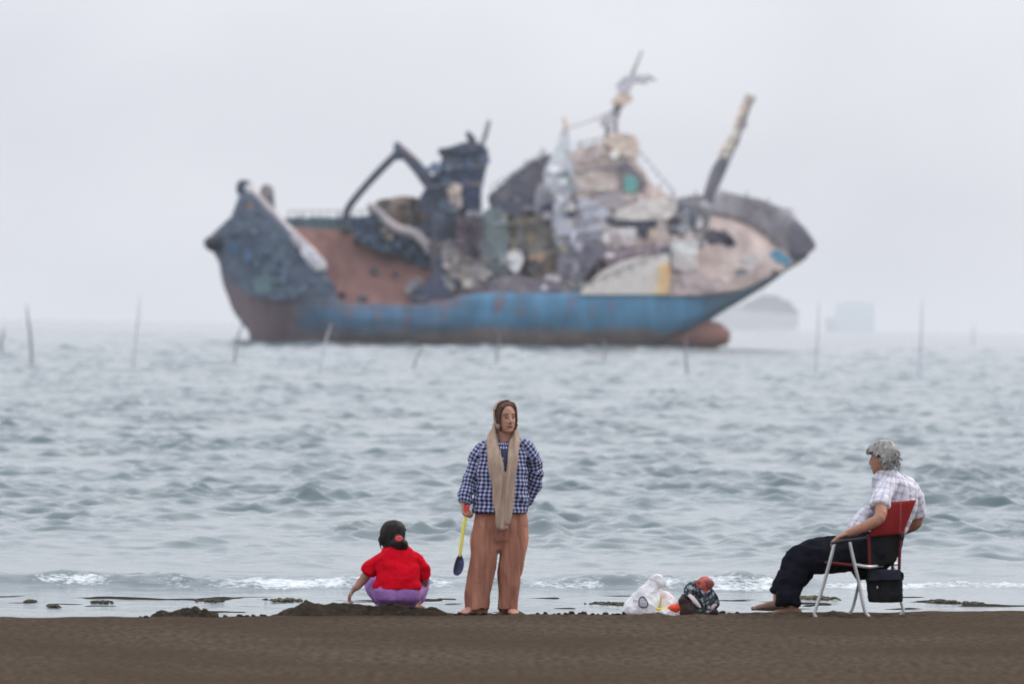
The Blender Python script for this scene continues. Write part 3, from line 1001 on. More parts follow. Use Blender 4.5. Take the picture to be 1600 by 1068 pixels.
obj('aerial', tube([S(986, 120, 1.5), S(994, 102, 1.5), S(1003, 80, 1.5)], .22, r2=.10), M_grey, bmst)
obj('aerial', tube([S(994, 124, 1.6), S(1012, 120, 1.6), S(1024, 126, 1.6)], .2, r2=.12), M_grey, bmst)
obj('stay_wire', tube([S(880, 202, 1.0), S(920, 190, 1.4), S(956, 174, 1.6)], .07), M_grey, ship)
obj('bridge_post', tube([S(882, 214, .2), S(884, 196, .2), S(881, 184, .2)], .35, r2=.2), M_peach, ship)

# decks, pillars and rails that tie the blocks together
def bar(name, pts, d, r, mtl, parent=None):
    return obj(name, tube([S(x, y, d) for x, y in pts], r, k=1, n=8), mtl, parent or ship)


for pts, d, r, mt in (([(770, 352), (836, 346)], -.6, .16, M_grey), ([(786, 396), (872, 392)], -1.0, .18, M_sea), ([(866, 330), (936, 318)], -1.3, .14, M_white),
                      ([(870, 370), (952, 360)], -1.5, .16, M_grey), ([(880, 412), (926, 404)], -1.7, .14, M_grey), ([(896, 268), (968, 262)], -.9, .16, M_grey),
                      ([(898, 296), (960, 296)], -1.1, .18, M_tan), ([(936, 238), (1000, 246)], -.9, .14, M_tan), ([(654, 318), (752, 326)], .8, .14, M_dark),
                      ([(666, 292), (756, 288)], 1.0, .12, M_grey), ([(684, 262), (760, 260)], 1.2, .12, M_grey), ([(1046, 376), (1098, 368)], -1.2, .14, M_tan),
                      ([(1064, 322), (1108, 318)], .8, .12, M_grey), ([(764, 402), (796, 398)], -.8, .12, M_grey)):
    bar('deck_edge', pts, d, r, mt)
for x, y0, y1, d, mt in ((770, 330, 440, -.5, M_sea), (812, 340, 380, -1.2, M_grey), (858, 330, 390, -1.2, M_dark), (1000, 372, 398, -1.7, M_tan), (1030, 344, 392, -1.8, M_tan), (712, 300, 336, .3, M_grey),
                         (738, 330, 400, -.5, M_dark), (752, 290, 440, -.6, M_grey), (1086, 318, 384, .6, M_grey), (1100, 312, 372, .8, M_grey), (664, 300, 380, .2, M_dark), (600, 320, 350, 3.2, M_dark), (640, 312, 366, 3.2, M_brown)):
    bar('pillar', [(x, y0), (x + random.uniform(-2, 2), y1)], d, random.uniform(.10, .2), mt)
for (x0, y0), (x1, y1), n_, d in (((768, 300), (852, 242), 9, .4), ((900, 232), (948, 222), 6, -.4), ((1000, 244), (1054, 308), 7, -.6), ((1112, 302), (1240, 338), 12, 7.2), ((450, 338), (640, 336), 16, 7.4), ((1046, 396), (906, 456), 8, -4.0)):
    g_ = [tube([S(x0, y0 - 8, d), S(x1, y1 - 8, d)], .06, k=1, n=6)]
    for i in range(n_):
        t_ = i / (n_ - 1)
        x, y = x0 + (x1 - x0) * t_, y0 + (y1 - y0) * t_
        g_.append(tube([S(x, y + 2, d), S(x + random.uniform(-1, 1), y - 8, d)], .06, k=1, n=6))
    obj('railing', join(*g_), M_grey, ship)

# what is left of the fittings: small torn plates strewn over the decks and house, too many to count
SAMPLES = [(775, 320, 95, 98, 105), (800, 290, 100, 98, 105), (830, 265, 105, 103, 108), (850, 300, 140, 138, 145), (875, 260, 185, 188, 196), (880, 230, 195, 198, 205), (885, 290, 190, 192, 198),
           (910, 245, 178, 165, 160), (935, 240, 172, 158, 150), (925, 280, 182, 166, 156), (960, 260, 160, 148, 148), (975, 262, 140, 125, 125), (1000, 275, 150, 142, 148), (960, 225, 222, 205, 190),
           (1000, 310, 180, 165, 160), (960, 345, 95, 98, 105), (1005, 360, 90, 88, 95), (960, 370, 190, 175, 175), (985, 375, 195, 182, 180), (1020, 370, 165, 155, 150), (1000, 390, 140, 128, 132),
           (925, 330, 170, 172, 182), (930, 360, 175, 175, 185), (910, 380, 160, 158, 168), (900, 400, 130, 126, 136), (920, 410, 115, 112, 124), (880, 340, 165, 160, 158), (860, 330, 120, 118, 120),
           (850, 355, 120, 116, 116), (870, 380, 130, 122, 110), (850, 400, 150, 128, 112), (820, 370, 105, 106, 112), (800, 370, 105, 112, 115), (770, 360, 125, 140, 140), (770, 400, 140, 150, 148),
           (765, 430, 150, 145, 142), (835, 420, 125, 128, 128), (870, 440, 150, 146, 148), (820, 445, 125, 118, 125), (790, 450, 110, 104, 115), (620, 330, 125, 115, 110), (560, 350, 85, 96, 110),
           (640, 400, 72, 84, 102), (690, 300, 88, 98, 112), (740, 260, 84, 94, 110), (740, 310, 74, 80, 108), (680, 360, 92, 88, 100), (735, 370, 96, 86, 96), (725, 415, 150, 142, 138), (690, 450, 80, 84, 98),
           (1070, 340, 135, 133, 138), (1075, 400, 190, 182, 178), (1090, 360, 150, 146, 146), (400, 350, 84, 90, 104), (430, 400, 80, 94, 108), (370, 420, 78, 98, 124), (460, 440, 84, 96, 110)]
ZONES = [(((770, 300), (850, 250), (900, 262), (904, 450), (790, 452)), -1.7, 34), (((870, 310), (950, 300), (956, 400), (900, 446)), -2.3, 6), (((896, 240), (980, 232), (1040, 306), (1000, 340), (930, 330)), -1.2, 4),
         (((940, 340), (1044, 340), (1046, 392), (940, 410)), -2.0, 6), (((560, 330), (690, 312), (706, 420), (640, 410)), 1.2, 24), (((684, 236), (762, 236), (750, 336), (664, 320)), .4, 12),
         (((690, 340), (760, 340), (764, 455), (690, 455)), -1.6, 26), (((1050, 312), (1108, 312), (1096, 400), (1050, 420)), -1.0, 24), (((352, 352), (392, 320), (500, 432), (500, 460), (370, 450)), -4.3, 18)]


def inside(x, y, poly):
    c_ = False
    for (x1, y1), (x2, y2) in zip(poly, poly[1:] + poly[:1]):
        if (y1 > y) != (y2 > y) and x < (x2 - x1) * (y - y1) / (y2 - y1) + x1: c_ = not c_
    return c_


V, F, cols = [], [], []
rz = random.Random(23)
for poly, d, cnt in ZONES:
    k_ = 0
    while k_ < cnt:
        x = rz.uniform(min(p[0] for p in poly), max(p[0] for p in poly)); y = rz.uniform(min(p[1] for p in poly), max(p[1] for p in poly))
        if not inside(x, y, poly): continue
        k_ += 1
        s_ = min(SAMPLES, key=lambda q: (q[0] - x) ** 2 + (q[1] - y) ** 2)
        g_ = rz.uniform(.78, 1.16)
        cc = SA(*[min(235, v * g_) for v in s_[2:]])
        n_ = rz.choice((3, 4, 4, 5))
        w, h = rz.uniform(4, 13), rz.uniform(3, 12)
        tx, ty = rz.uniform(-.07, .07), rz.uniform(-.03, .10)
        a0 = rz.uniform(0, 6)
        o = len(V)
        for back in (0, 1):
            for j in range(n_):
                a = a0 + 2 * PI * j / n_ + .3 * math.sin(j * 5 + a0)
                ux, uy = w * math.cos(a), h * math.sin(a)
                V.append(S(x + ux, y + uy, d + rz.uniform(-.05, .05) + tx * ux - ty * uy + .25 * back))
                cols.append(cc)
        F += [tuple(o + j for j in range(n_)), tuple(o + n_ + j for j in reversed(range(n_)))] + [(o + j, o + n_ + j, o + n_ + (j + 1) % n_, o + (j + 1) % n_) for j in range(n_)]
M_litter, nt, b = new_mat('torn_plates')
ca = N(nt, 'ShaderNodeAttribute', attribute_name='paint')
fa, _ = noise_fac(nt, (1, 1, 1), 1.2, 5, .35, .65)
mx = N(nt, 'ShaderNodeMix', data_type='RGBA', blend_type='MULTIPLY')
mx.inputs[0].default_value = 1
nt.links.new(ca.outputs['Color'], mx.inputs[6]); nt.links.new(mixc(nt, fa, (1.1, 1.1, 1.1), (.8, .78, .76)), mx.inputs[7])
nt.links.new(mx.outputs[2], b.inputs['Base Color'])
b.inputs['Roughness'].default_value = .85
b.inputs['Specular IOR Level'].default_value = .15
lt = obj('torn_plates', (V, F), M_litter, ship, smooth=False)
set_color(lt.data, 'paint', cols)
lt['kind'] = 'stuff'

# ragged small wreckage along the skyline and decks: loose plates, pipes, stanchions
for i in range(46):
    x = random.uniform(380, 1230)
    if x < 530: y = np.interp(x, [380, 440, 510, 530], [318, 352, 428, 460])
    elif x < 700: y = random.uniform(360, 470)
    elif x < 1050: y = random.uniform(380, 455)
    else: y = random.uniform(345, 440)
    dd = float(deck_depth(x, y)) - .9
    w = random.uniform(4, 11); h = random.uniform(4, 12)
    mt = random.choice([M_dark, M_grey, M_brown, M_tan, M_white, M_sea]) if x > 720 else random.choice([M_dark, M_brown, M_teal])
    ship_part('loose_plate', [(x - w, y + random.uniform(0, 4)), (x - w * .4, y - h), (x + w * .7, y - h * random.uniform(.4, 1)), (x + w, y + random.uniform(-2, 4))], dd, mt, thick=random.uniform(.3, 1), jag=1.6, cuts=1)
for i, (x, y, h) in enumerate(((470, 342, 9), (500, 341, 8), (530, 340, 8), (1086, 306, 8), (1130, 304, 7), (1166, 307, 8), (1200, 317, 8), (1232, 333, 8), (820, 262, 12), (846, 246, 14), (906, 234, 12), (928, 228, 10), (1030, 300, 12), (1050, 310, 10))):
    obj('stanchion', tube([S(x, y + 3, 6 if x < 700 or x > 1060 else 1), S(x + 1, y - h, 6 if x < 700 or x > 1060 else 1)], .1, k=1, n=6), M_grey, ship)

# ------------------------------------------------------------------ fishing stakes
M_stake = mat('weathered_stake', alb(136, 132, 138, .65), alb(112, 108, 114, .65), nscale=6, rough=.9, spec=.1)
M_stake_pale = mat('haze_faded_stake', alb(186, 186, 192, .7), alb(166, 166, 173, .7), nscale=6, rough=.9, spec=.1)  # paler copy for the faint stakes, haze put into the colour
STAKES = [  # top px, foot px, radius m, label
    ((5, 512), (3, 556), .075, 'short dark stake at the end of the row farthest from the woman, off the stern'),
    ((42, 476), (50, 568), .075, 'crooked dark leaning stake, second from the stern end of the row'),
    ((219, 462), (208, 572), .06, 'tall pale stake with a thin tip, rising above the horizon off the stern'),
    ((379, 492), (366, 570), .06, 'leaning stake just beside the curve of the stern'),
    ((518, 506), (498, 584), .06, 'pale leaning stake before the rusty hull, under the stern deck'),
    ((658, 540), (646, 578), .055, 'short stake below the hull, under the dark gallows foot'),
    ((779, 520), (777, 568), .055, 'thin stake before the blue hull, straight above the woman'),
    ((945, 528), (944, 566), .055, 'small stake below the hull, under the white side bulwark'),
    ((1071, 528), (1074, 586), .065, 'stake standing before the rusty bulb of the bow'),
    ((1279, 468), (1274, 590), .06, 'tall faint stake just beyond the bow, before the hazy tower block'),
    ((1441, 468), (1436, 592), .06, 'tall faint stake beyond the seated man, past the hazy tower block'),
    ((1522, 506), (1521, 536), .05, 'tiny faint stake last in the row past the seated man'),
]
for (tx, ty), (fx, fy), r_, lab in STAKES:
    ft = PZ(fx, fy, SEA_Z)
    D = ft.y
    tp = P(tx, ty, D)
    mid = ft.lerp(tp, .5) + Vector((random.uniform(-.08, .08) * 1.2, 0, 0))
    kink = ft.lerp(tp, .72) + Vector((random.uniform(-.08, .08), 0, 0))
    ft2 = ft - (tp - ft) * .25
    sc = D / 330
    g = loft([(ft2, r_ * sc * 1.15, r_ * sc * 1.15), (ft, r_ * sc * 1.1, r_ * sc * 1.1), (mid, r_ * sc, r_ * sc), (kink, r_ * sc * .8, r_ * sc * .8), (tp, r_ * sc * .35, r_ * sc * .35)], n=8, k=4)
    o_ = obj('fishing_stake', g, M_stake_pale if ('pale' in lab or 'faint' in lab) else M_stake, loc=ft)
    tag(o_, lab, 'stake', 'fishing stakes standing in the sea')

# ------------------------------------------------------------------ far things, haze partly put into their colours
M_far = mat('haze_faded_ship', (.40, .405, .43), (.44, .44, .46), nscale=.05)  # grey lightened to carry the haze over the upper works
M_far2 = mat('haze_faded_hull', (.78, .75, .76), (.74, .72, .74), nscale=.05)  # pale pinkish hull band, haze and mirage put into the colour


def FS(px, py, D): return P(px, py, D)


def far_block(poly, D, thick):
    F_, B_ = [P(x, y, D) for x, y in poly], [P(x, y, D) + Vector((0, thick, 0)) for x, y in poly]
    n = len(poly)
    f = [tuple(reversed(range(n))), tuple(range(n, 2 * n))] + [(i, (i + 1) % n, n + (i + 1) % n, n + i) for i in range(n)]
    return F_ + B_, f


Df = 6200
fsn = thing('distant_ship', P(1190, 510, Df), 'grey freighter faded by haze on the horizon behind the bow', 'ship')
obj('hull', far_block([(1108, 492), (1112, 484), (1150, 484), (1200, 488), (1246, 492), (1249, 500), (1246, 515), (1114, 515)], Df, 22), M_far2, fsn, smooth=False)
obj('superstructure', far_block([(1140, 486), (1146, 480), (1160, 478), (1164, 472), (1176, 470), (1182, 464), (1196, 461), (1215, 461), (1222, 467), (1234, 470), (1241, 480), (1247, 484), (1247, 493), (1200, 490)], Df + 4, 14), M_far, fsn, smooth=False)
obj('mast', tube([P(1192, 466, Df + 8), P(1192, 448, Df + 8)], .8, k=1, n=8), M_far, fsn)
Db = 9400
blk = thing('distant_block', P(1335, 515, Db), 'pale square tower block nearly lost in haze on the horizon', 'building')
obj('wall', far_block([(1306, 474), (1330, 472), (1366, 473), (1366, 519), (1306, 519)], Db, 40), mat('distant_wall', (.80, .83, .86), (.82, .85, .88), nscale=.03), blk, smooth=False)  # wall, annex and roof near white, the haze put into their colours
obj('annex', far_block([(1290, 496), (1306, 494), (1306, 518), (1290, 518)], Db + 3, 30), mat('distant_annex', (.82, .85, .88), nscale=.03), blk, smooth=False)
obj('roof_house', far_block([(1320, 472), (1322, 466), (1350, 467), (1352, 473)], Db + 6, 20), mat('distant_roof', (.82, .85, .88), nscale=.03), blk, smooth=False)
# ------------------------------------------------------------------ people
def AP(r, g, b, k=.78):
    return alb(r, g, b, k, 0)


def skin_mat(name):
    m, nt, b = new_mat(name)
    at = N(nt, 'ShaderNodeAttribute', attribute_name='tone')
    f, _ = noise_fac(nt, (1, 1, 1), 30, 4, .35, .65)
    mx = N(nt, 'ShaderNodeMix', data_type='RGBA', blend_type='MULTIPLY')
    mx.inputs[0].default_value = 1
    nt.links.new(at.outputs['Color'], mx.inputs[6])
    nt.links.new(mixc(nt, f, (1.05, 1.05, 1.05), (.9, .88, .87)), mx.inputs[7])
    nt.links.new(mx.outputs[2], b.inputs['Base Color'])
    b.inputs['Roughness'].default_value = .55
    b.inputs['Specular IOR Level'].default_value = .3
    b.inputs['Subsurface Weight'].default_value = .08
    b.inputs['Subsurface Radius'].default_value = (.01, .004, .002)
    return m


M_skin = skin_mat('skin')


class Head:
    """A head shaped from sections, in its own axes (x to its left, -y its face, z up), then turned and set in place."""
    SEC = [(-.122, .018, -.070, -.030), (-.113, .036, -.080, 0), (-.092, .053, -.087, .034), (-.060, .065, -.090, .062), (-.030, .071, -.091, .084),
           (0, .0735, -.089, .096), (.04, .0745, -.088, .100), (.075, .068, -.076, .090), (.098, .052, -.055, .070), (.112, .030, -.028, .042), (.117, .010, -.004, .018)]

    def __init__(self, pos, yaw=0.0, pitch=0.0, roll=0.0, s=1.0):
        self.M = Matrix.Translation(Vector(pos)) @ Matrix.Rotation(yaw, 4, 'Z') @ Matrix.Rotation(roll, 4, 'Y') @ Matrix.Rotation(pitch, 4, 'X') @ Matrix.Scale(s, 4)
        self.s = s

    def w(self, x, y, z): return self.M @ Vector((x, y, z))

    def put(self, g): return [self.M @ Vector(p) for p in g[0]], g[1]

    def skull(self, grow=0.0, zmin=-1):
        rows = catmull(self.SEC, 4)
        n = 36
        V, F = [], []
        for z, wd, fy, by in rows:
            for j in range(n):
                th = 2 * PI * j / n
                cx, cy = math.cos(th), math.sin(th)
                y = (fy + by) / 2 + (by - fy) / 2 * cy
                x = wd * cx
                if cy < 0:
                    # face features
                    f = -cy
                    y -= .004 * math.exp(-((abs(x) - .030) / .016) ** 2 - ((z - .026) / .010) ** 2)      # brow
                    y += .014 * math.exp(-((abs(x) - .031) / .015) ** 2 - ((z - .006) / .014) ** 2)      # eye hollow
                    y -= .004 * math.exp(-((abs(x) - .042) / .016) ** 2 - ((z + .028) / .018) ** 2)      # cheekbone
                    y -= .006 * math.exp(-(x / .022) ** 2 - ((z + .066) / .012) ** 2)                    # mouth
                    y += .004 * math.exp(-(x / .018) ** 2 - ((z + .086) / .006) ** 2)
                    y -= .006 * math.exp(-(x / .018) ** 2 - ((z + .106) / .012) ** 2)                    # chin
                q = Vector((x, y, z))
                if grow:
                    e = Vector((x, y - .006, max(z, -.02) * .9 if z > 0 else 0))
                    if e.length > 1e-6: q = q + e.normalized() * grow
                V.append(q)
        m_ = len(rows)
        for i in range(m_ - 1):
            for j in range(n):
                F.append((i * n + j, i * n + (j + 1) % n, (i + 1) * n + (j + 1) % n, (i + 1) * n + j))
        o = len(V)
        V += [Vector((0, -.05, rows[0][0] - .004)), Vector((0, .006, rows[-1][0] + .003 + grow))]
        for j in range(n):
            F.append((o, (j + 1) % n, j)); F.append((o + 1, (m_ - 1) * n + j, (m_ - 1) * n + (j + 1) % n))
        return V, F

    def geo(self):
        g = [self.skull()]
        g.append(loft([(Vector((0, -.086, .020)), .009, .008), (Vector((0, -.099, -.006)), .010, .010), (Vector((0, -.108, -.028)), .0135, .012), (Vector((0, -.096, -.042)), .013, .010)], n=12, k=3))
        g.append(ball((.011, -.096, -.038), .008)); g.append(ball((-.011, -.096, -.038), .008))
        g.append(ball((0, -.092, -.061), .024, .009, .005)); g.append(ball((0, -.091, -.071), .020, .009, .006))
        for s in (-1, 1):
            g.append(ball((s * .030, -.080, .004), .0125, .010, .009))
            g.append(ball((s * .076, .010, -.012), .009, .020, .032, rot=Matrix.Rotation(s * .35, 3, 'Z')))
        return join(*[self.put(x) for x in g])

    def tones(self, co, base, lip=(.30, .10, .085), brow=(.03, .018, .013)):
        L = np.array([tuple(self.M.inverted() @ Vector(p)) for p in co])
        c = np.repeat(np.array([base]), len(co), 0)
        x, y, z = L[:, 0], L[:, 1], L[:, 2]
        inhead = (np.abs(x) < .1) & (y > -.13) & (y < .12) & (z > -.125) & (z < .13)
        front = inhead & (y < -.045)

        def paint(mask, colr, a=1.0):
            a = np.clip(mask * a, 0, 1)[:, None]
            c[:] = c * (1 - a) + np.array(colr) * a
        paint(front * np.exp(-(x / .024) ** 4 - ((z + .066) / .010) ** 4), lip, .9)
        paint(front * np.exp(-((np.abs(x) - .031) / .017) ** 4 - ((z - .028 + .15 * (np.abs(x) - .031)) / .0055) ** 4), brow, .9)
        paint(front * np.exp(-((np.abs(x) - .031) / .015) ** 4 - ((z - .004) / .0065) ** 4), (.36, .28, .25), .7)
        paint(front * np.exp(-((np.abs(x) - .031) / .0068) ** 4 - ((z - .004) / .0070) ** 4), (.02, .014, .011), 1)
        paint(front * np.exp(-((np.abs(x) - .031) / .017) ** 4 - ((z - .0115) / .003) ** 4), (.03, .02, .016), .9)
        paint(front * np.exp(-((np.abs(x) - .009) / .005) ** 4 - ((z + .047) / .004) ** 4), (.08, .04, .03), .8)
        paint(front * np.exp(-((np.abs(x) - .045) / .02) ** 2 - ((z + .035) / .02) ** 2), tuple(b * m for b, m in zip(base, (1.12, .92, .9))), .7)
        return c


def hand(wrist, d, nrm, thumb_side, curl=.5, s=1.0, spread=.1):
    """Palm and five fingers. d: towards the fingers, nrm: the way the palm faces, thumb_side: +1/-1 along d x nrm."""
    d = Vector(d).normalized(); nrm = Vector(nrm); nrm = (nrm - d * nrm.dot(d)).normalized()
    sd = d.cross(nrm).normalized() * thumb_side
    w = Vector(wrist)
    g = [loft([(w - d * .02 * s, .026 * s, .020 * s), (w + d * .02 * s, .031 * s, .018 * s), (w + d * .055 * s, .039 * s, .015 * s), (w + d * .088 * s, .039 * s, .012 * s)], n=14, k=3, ref=nrm)]
    for i, (off, ln) in enumerate(((.030, .92), (.010, 1.0), (-.010, .94), (-.029, .74))):
        p = w + (d * .085 + sd * off) * s
        a = curl * (.9 + .08 * i)
        pts = [(p - d * .012 * s, .0095 * s, .0095 * s)]
        ang = 0
        dirs = d + sd * (off * spread * 10)
        dirs.normalize()
        for seg, ra in ((.042, .0092), (.027, .0085), (.022, .0072)):
            ang += a
            p = p + (dirs * math.cos(ang) + nrm * math.sin(ang)) * seg * ln * s
            pts.append((p.copy(), ra * s, ra * s))
        g.append(loft(pts, n=10, k=3))
    b0 = w + (d * .022 + sd * .024) * s
    b1 = b0 + (d * .026 + sd * .026 + nrm * .012) * s
    b2 = b1 + (d * .030 + sd * .006 + nrm * (.010 + .012 * curl)) * s
    b3 = b2 + (d * .022 - sd * .008 * curl + nrm * .012 * curl) * s
    g.append(loft([(b0, .015 * s, .015 * s), (b1, .0125 * s, .0125 * s), (b2, .0105 * s, .0105 * s), (b3, .008 * s, .008 * s)], n=10, k=3))
    return join(*g)


def foot(ankle, toe_dir, s=1.0, drop=.075):
    a = Vector(ankle)
    t = Vector(toe_dir); t.z = 0; t.normalize()
    sd = Vector((0, 0, 1)).cross(t)
    z = Vector((0, 0, 1))
    g = [loft([(a - t * .055 * s - z * (drop - .032) * s, .026 * s, .026 * s), (a - t * .02 * s - z * (drop - .036) * s, .033 * s, .036 * s), (a + t * .04 * s - z * (drop - .034) * s, .036 * s, .034 * s),
               (a + t * .10 * s - z * (drop - .025) * s, .042 * s, .025 * s), (a + t * .145 * s - z * (drop - .019) * s, .044 * s, .018 * s)], n=16, k=4, ref=z)]
    for off, r_, L in ((-.030, .014, .185), (-.010, .011, .182), (.008, .0105, .174), (.023, .010, .164), (.036, .0095, .152)):
        g.append(loft([(a + t * .13 * s + sd * off * s - z * (drop - .016) * s, r_ * s, r_ * s), (a + t * L * s + sd * off * s - z * (drop - .012) * s, r_ * s, r_ * .85 * s)], n=10, k=3))
    g.append(loft([(a + z * .05 * s, .036 * s, .036 * s), (a, .036 * s, .038 * s), (a - z * (drop - .04) * s + t * .01 * s, .034 * s, .044 * s)], n=14, k=3, horiz=True))
    return join(*g)


def seg_uv(co, segs):
    """Cloth coordinates after remeshing: for each vertex the nearest limb axis gives a girth and a length coordinate.
    segs: (a, b, radius, refdir, u0, v0)"""
    best = np.full(len(co), 1e9)
    U = np.zeros(len(co)); W = np.zeros(len(co))
    for a, b, r_, ref, u0, v0 in segs:
        a, b, ref = np.array(a), np.array(b), np.array(ref, float)
        ax = b - a; L = np.linalg.norm(ax); ax = ax / L
        rel = co - a
        t = rel @ ax
        tc_ = np.clip(t, 0, L)
        rad = rel - np.outer(tc_, ax)
        dist = np.linalg.norm(rad, axis=1) / r_
        e1 = ref - ax * (ref @ ax); e1 /= np.linalg.norm(e1)
        e2 = np.cross(ax, e1)
        th = np.arctan2(rad @ e2, rad @ e1)
        m_ = dist < best
        best[m_] = dist[m_]
        U[m_] = (u0 + th * r_)[m_]; W[m_] = (v0 + t)[m_]
    return U, W


def check_mat(name, dark, half, light, period, duty=.62, third=None, rough=.85):
    m, nt, b = new_mat(name)
    b.inputs['Roughness'].default_value = rough
    b.inputs['Specular IOR Level'].default_value = .15

    def band(attr, per, dt, off=0.0):
        at = N(nt, 'ShaderNodeAttribute', attribute_name=attr)
        m1 = N(nt, 'ShaderNodeMath', operation='MULTIPLY_ADD'); m1.inputs[1].default_value = 1 / per; m1.inputs[2].default_value = off
        m2 = N(nt, 'ShaderNodeMath', operation='FRACT')
        m3 = N(nt, 'ShaderNodeMath', operation='GREATER_THAN'); m3.inputs[1].default_value = dt
        nt.links.new(at.outputs['Fac'], m1.inputs[0]); nt.links.new(m1.outputs[0], m2.inputs[0]); nt.links.new(m2.outputs[0], m3.inputs[0])
        return m3.outputs[0]
    u, v = band('cu', period, duty), band('cv', period, duty)
    c1 = mixc(nt, u, dark, half)
    c2 = mixc(nt, u, half, light)
    c = mixc(nt, v, c1, c2)
    if third:
        u3, v3 = band('cu', period, .9, .3), band('cv', period, .9, .3)
        c = mixc(nt, u3, c, third); c = mixc(nt, v3, c, third)
    f, _ = noise_fac(nt, (1, 1, 1), 25, 4, .35, .65)
    mx = N(nt, 'ShaderNodeMix', data_type='RGBA', blend_type='MULTIPLY')
    mx.inputs[0].default_value = 1
    nt.links.new(c, mx.inputs[6])
    nt.links.new(mixc(nt, f, (1.06, 1.06, 1.06), (.88, .88, .9)), mx.inputs[7])
    nt.links.new(mx.outputs[2], b.inputs['Base Color'])
    return m


def cloth(name, c1, c2=None, nscale=14, **kw):
    return mat(name, c1, c2 or tuple(x * .8 for x in c1), nscale=nscale, rough=.92, spec=.06, bump=.25, bscale=180, **kw)


def folds(amp, freq=(14, 14, 5), seed=0, sharp=True):
    def f(c, n):
        x = fbm(c[:, 0] * freq[0], c[:, 1] * freq[1], c[:, 2] * freq[2], 3, seed)
        return amp * ((1 - 2.2 * np.abs(x)) if sharp else x)
    return f


# ================================================================== the woman
DW = 44.95
K = 1 / (FPX / DW)            # metres per pixel at her distance


def W(px, py, d=0.0): return P(px, py, DW + d)


woman = thing('person', W(772, 958), 'woman standing barefoot in navy checked shirt, tan scarf and loose brown trousers', 'woman')
hd = Head(W(790.5, 651.5, -.02), yaw=R(22), pitch=R(2), roll=R(-2), s=.96)
wrL = W(724, 786, -.06)
body = [hd.geo(),
        loft([(hd.w(0, .012, -.06), .052, .055), (W(788.5, 686, .02), .05, .052), (W(787, 700, .03), .062, .056)], n=16, k=3, horiz=True),
        loft([(W(786, 696, .03), .09, .07), (W(785, 712, .03), .17, .10), (W(784, 745, .02), .18, .12), (W(782, 785, .02), .16, .115), (W(781, 815, .02), .175, .13)], n=20, k=3, horiz=True),
        loft([(W(760, 702, .02), .036, .036), (W(743, 722, .03), .038, .038), (W(731, 752, .03), .036, .036), (W(727, 770, -.02), .034, .034), (wrL, .026, .024)], n=14, k=3),
        loft([(W(814, 702, .03), .036, .036), (W(832, 716, .07), .036, .036), (W(837, 738, .12), .036, .036), (W(829, 766, .16), .034, .034), (W(818, 784, .17), .028, .026)], n=14, k=3),
        hand(wrL, (W(726, 812, -.075) - wrL), (.95, -.3, .05), -1, curl=.95, s=.95),
        hand(W(818, 784, .17), (-.5, -.1, -.8), (-.3, -1, .2), 1, curl=.4, s=.9)]
for hipx, knx, anx, toe, y0 in ((762, 753, 740, (-.55, -.85, 0), -.02), (802, 801, 795, (.30, -.95, 0), .04)):
    body.append(loft([(W(hipx, 815, .02), .09, .10), (W(knx, 880, .0), .062, .065), (W((knx + anx) / 2, 915, .02), .055, .058), (W(anx, 943, .02 + y0), .036, .038)], n=16, k=4, horiz=True))
    body.append(foot(W(anx, 944, .02 + y0), toe, s=.92))
me = remesh(join(*body), .0042, 3)
base = np.array((.50, .275, .20))
tn = hd.tones(get_co(me), base, lip=(.33, .10, .09))
bo = obj('body', me, M_skin, woman)
set_color(me, 'tone', tn)

# hair: parted, framing the face, under the scarf
def cap_shell(hd, grow, cut, zlow, seed=1, rough_=.004):
    """Shell over the skull; cut(x, y, z) True where it is open."""
    V, F = hd.skull(grow)
    V = [Vector(v) for v in V]
    for i, v in enumerate(V):
        v += v.normalized() * rough_ * float(vnoise(v.x * 60, v.y * 60, v.z * 12, seed))
    keep = [not cut(*v) for v in V]
    F = [f for f in F if all(keep[i] for i in f)]
    used = sorted({i for f in F for i in f})
    ix = {k_: i for i, k_ in enumerate(used)}
    return [V[i] for i in used], [tuple(ix[i] for i in f) for f in F]


def thicken(geo, t):
    me = bpy.data.meshes.new('tmp'); me.from_pydata([tuple(p) for p in geo[0]], [], geo[1])
    o = bpy.data.objects.new('tmp', me); col.objects.link(o)
    md = o.modifiers.new('s', 'SOLIDIFY'); md.thickness = t; md.offset = 0
    sb = o.modifiers.new('b', 'SUBSURF'); sb.levels = 1
    dg = bpy.context.evaluated_depsgraph_get(); dg.update()
    out = bpy.data.meshes.new_from_object(o.evaluated_get(dg))
    bpy.data.objects.remove(o); bpy.data.meshes.remove(me)
    return out


M_hair = mat('brown_hair', (.095, .042, .028), (.05, .024, .017), nscale=30, scale=(1, 1, .25), rough=.5, spec=.35)
hg = cap_shell(hd, .008, lambda x, y, z: (y < -.012 and (x / .069) ** 2 + ((z + .03) / .128) ** 2 < 1) or z < -.085, -.08)
hair = thicken(hd.put(hg), .009)
locks = join(loft([(hd.w(-.058, -.050, .070), .013, .010), (hd.w(-.073, -.046, .02), .011, .016), (hd.w(-.074, -.040, -.04), .011, .018), (hd.w(-.062, -.040, -.10), .012, .014)], n=10, k=4),
             loft([(hd.w(.056, -.050, .074), .012, .010), (hd.w(.072, -.044, .02), .009, .014), (hd.w(.074, -.036, -.04), .009, .015), (hd.w(.064, -.036, -.09), .010, .012)], n=10, k=4),
             loft([(hd.w(-.004, -.040, .112), .012, .008), (hd.w(-.040, -.054, .090), .012, .009), (hd.w(-.066, -.052, .050), .010, .010)], n=10, k=4),
             loft([(hd.w(.004, -.040, .112), .012, .008), (hd.w(.038, -.054, .092), .011, .009), (hd.w(.064, -.052, .052), .009, .010)], n=10, k=4))
o_ = obj('hair', hair, M_hair, woman)
obj('hair_lock', locks, M_hair, woman)
wisps = []
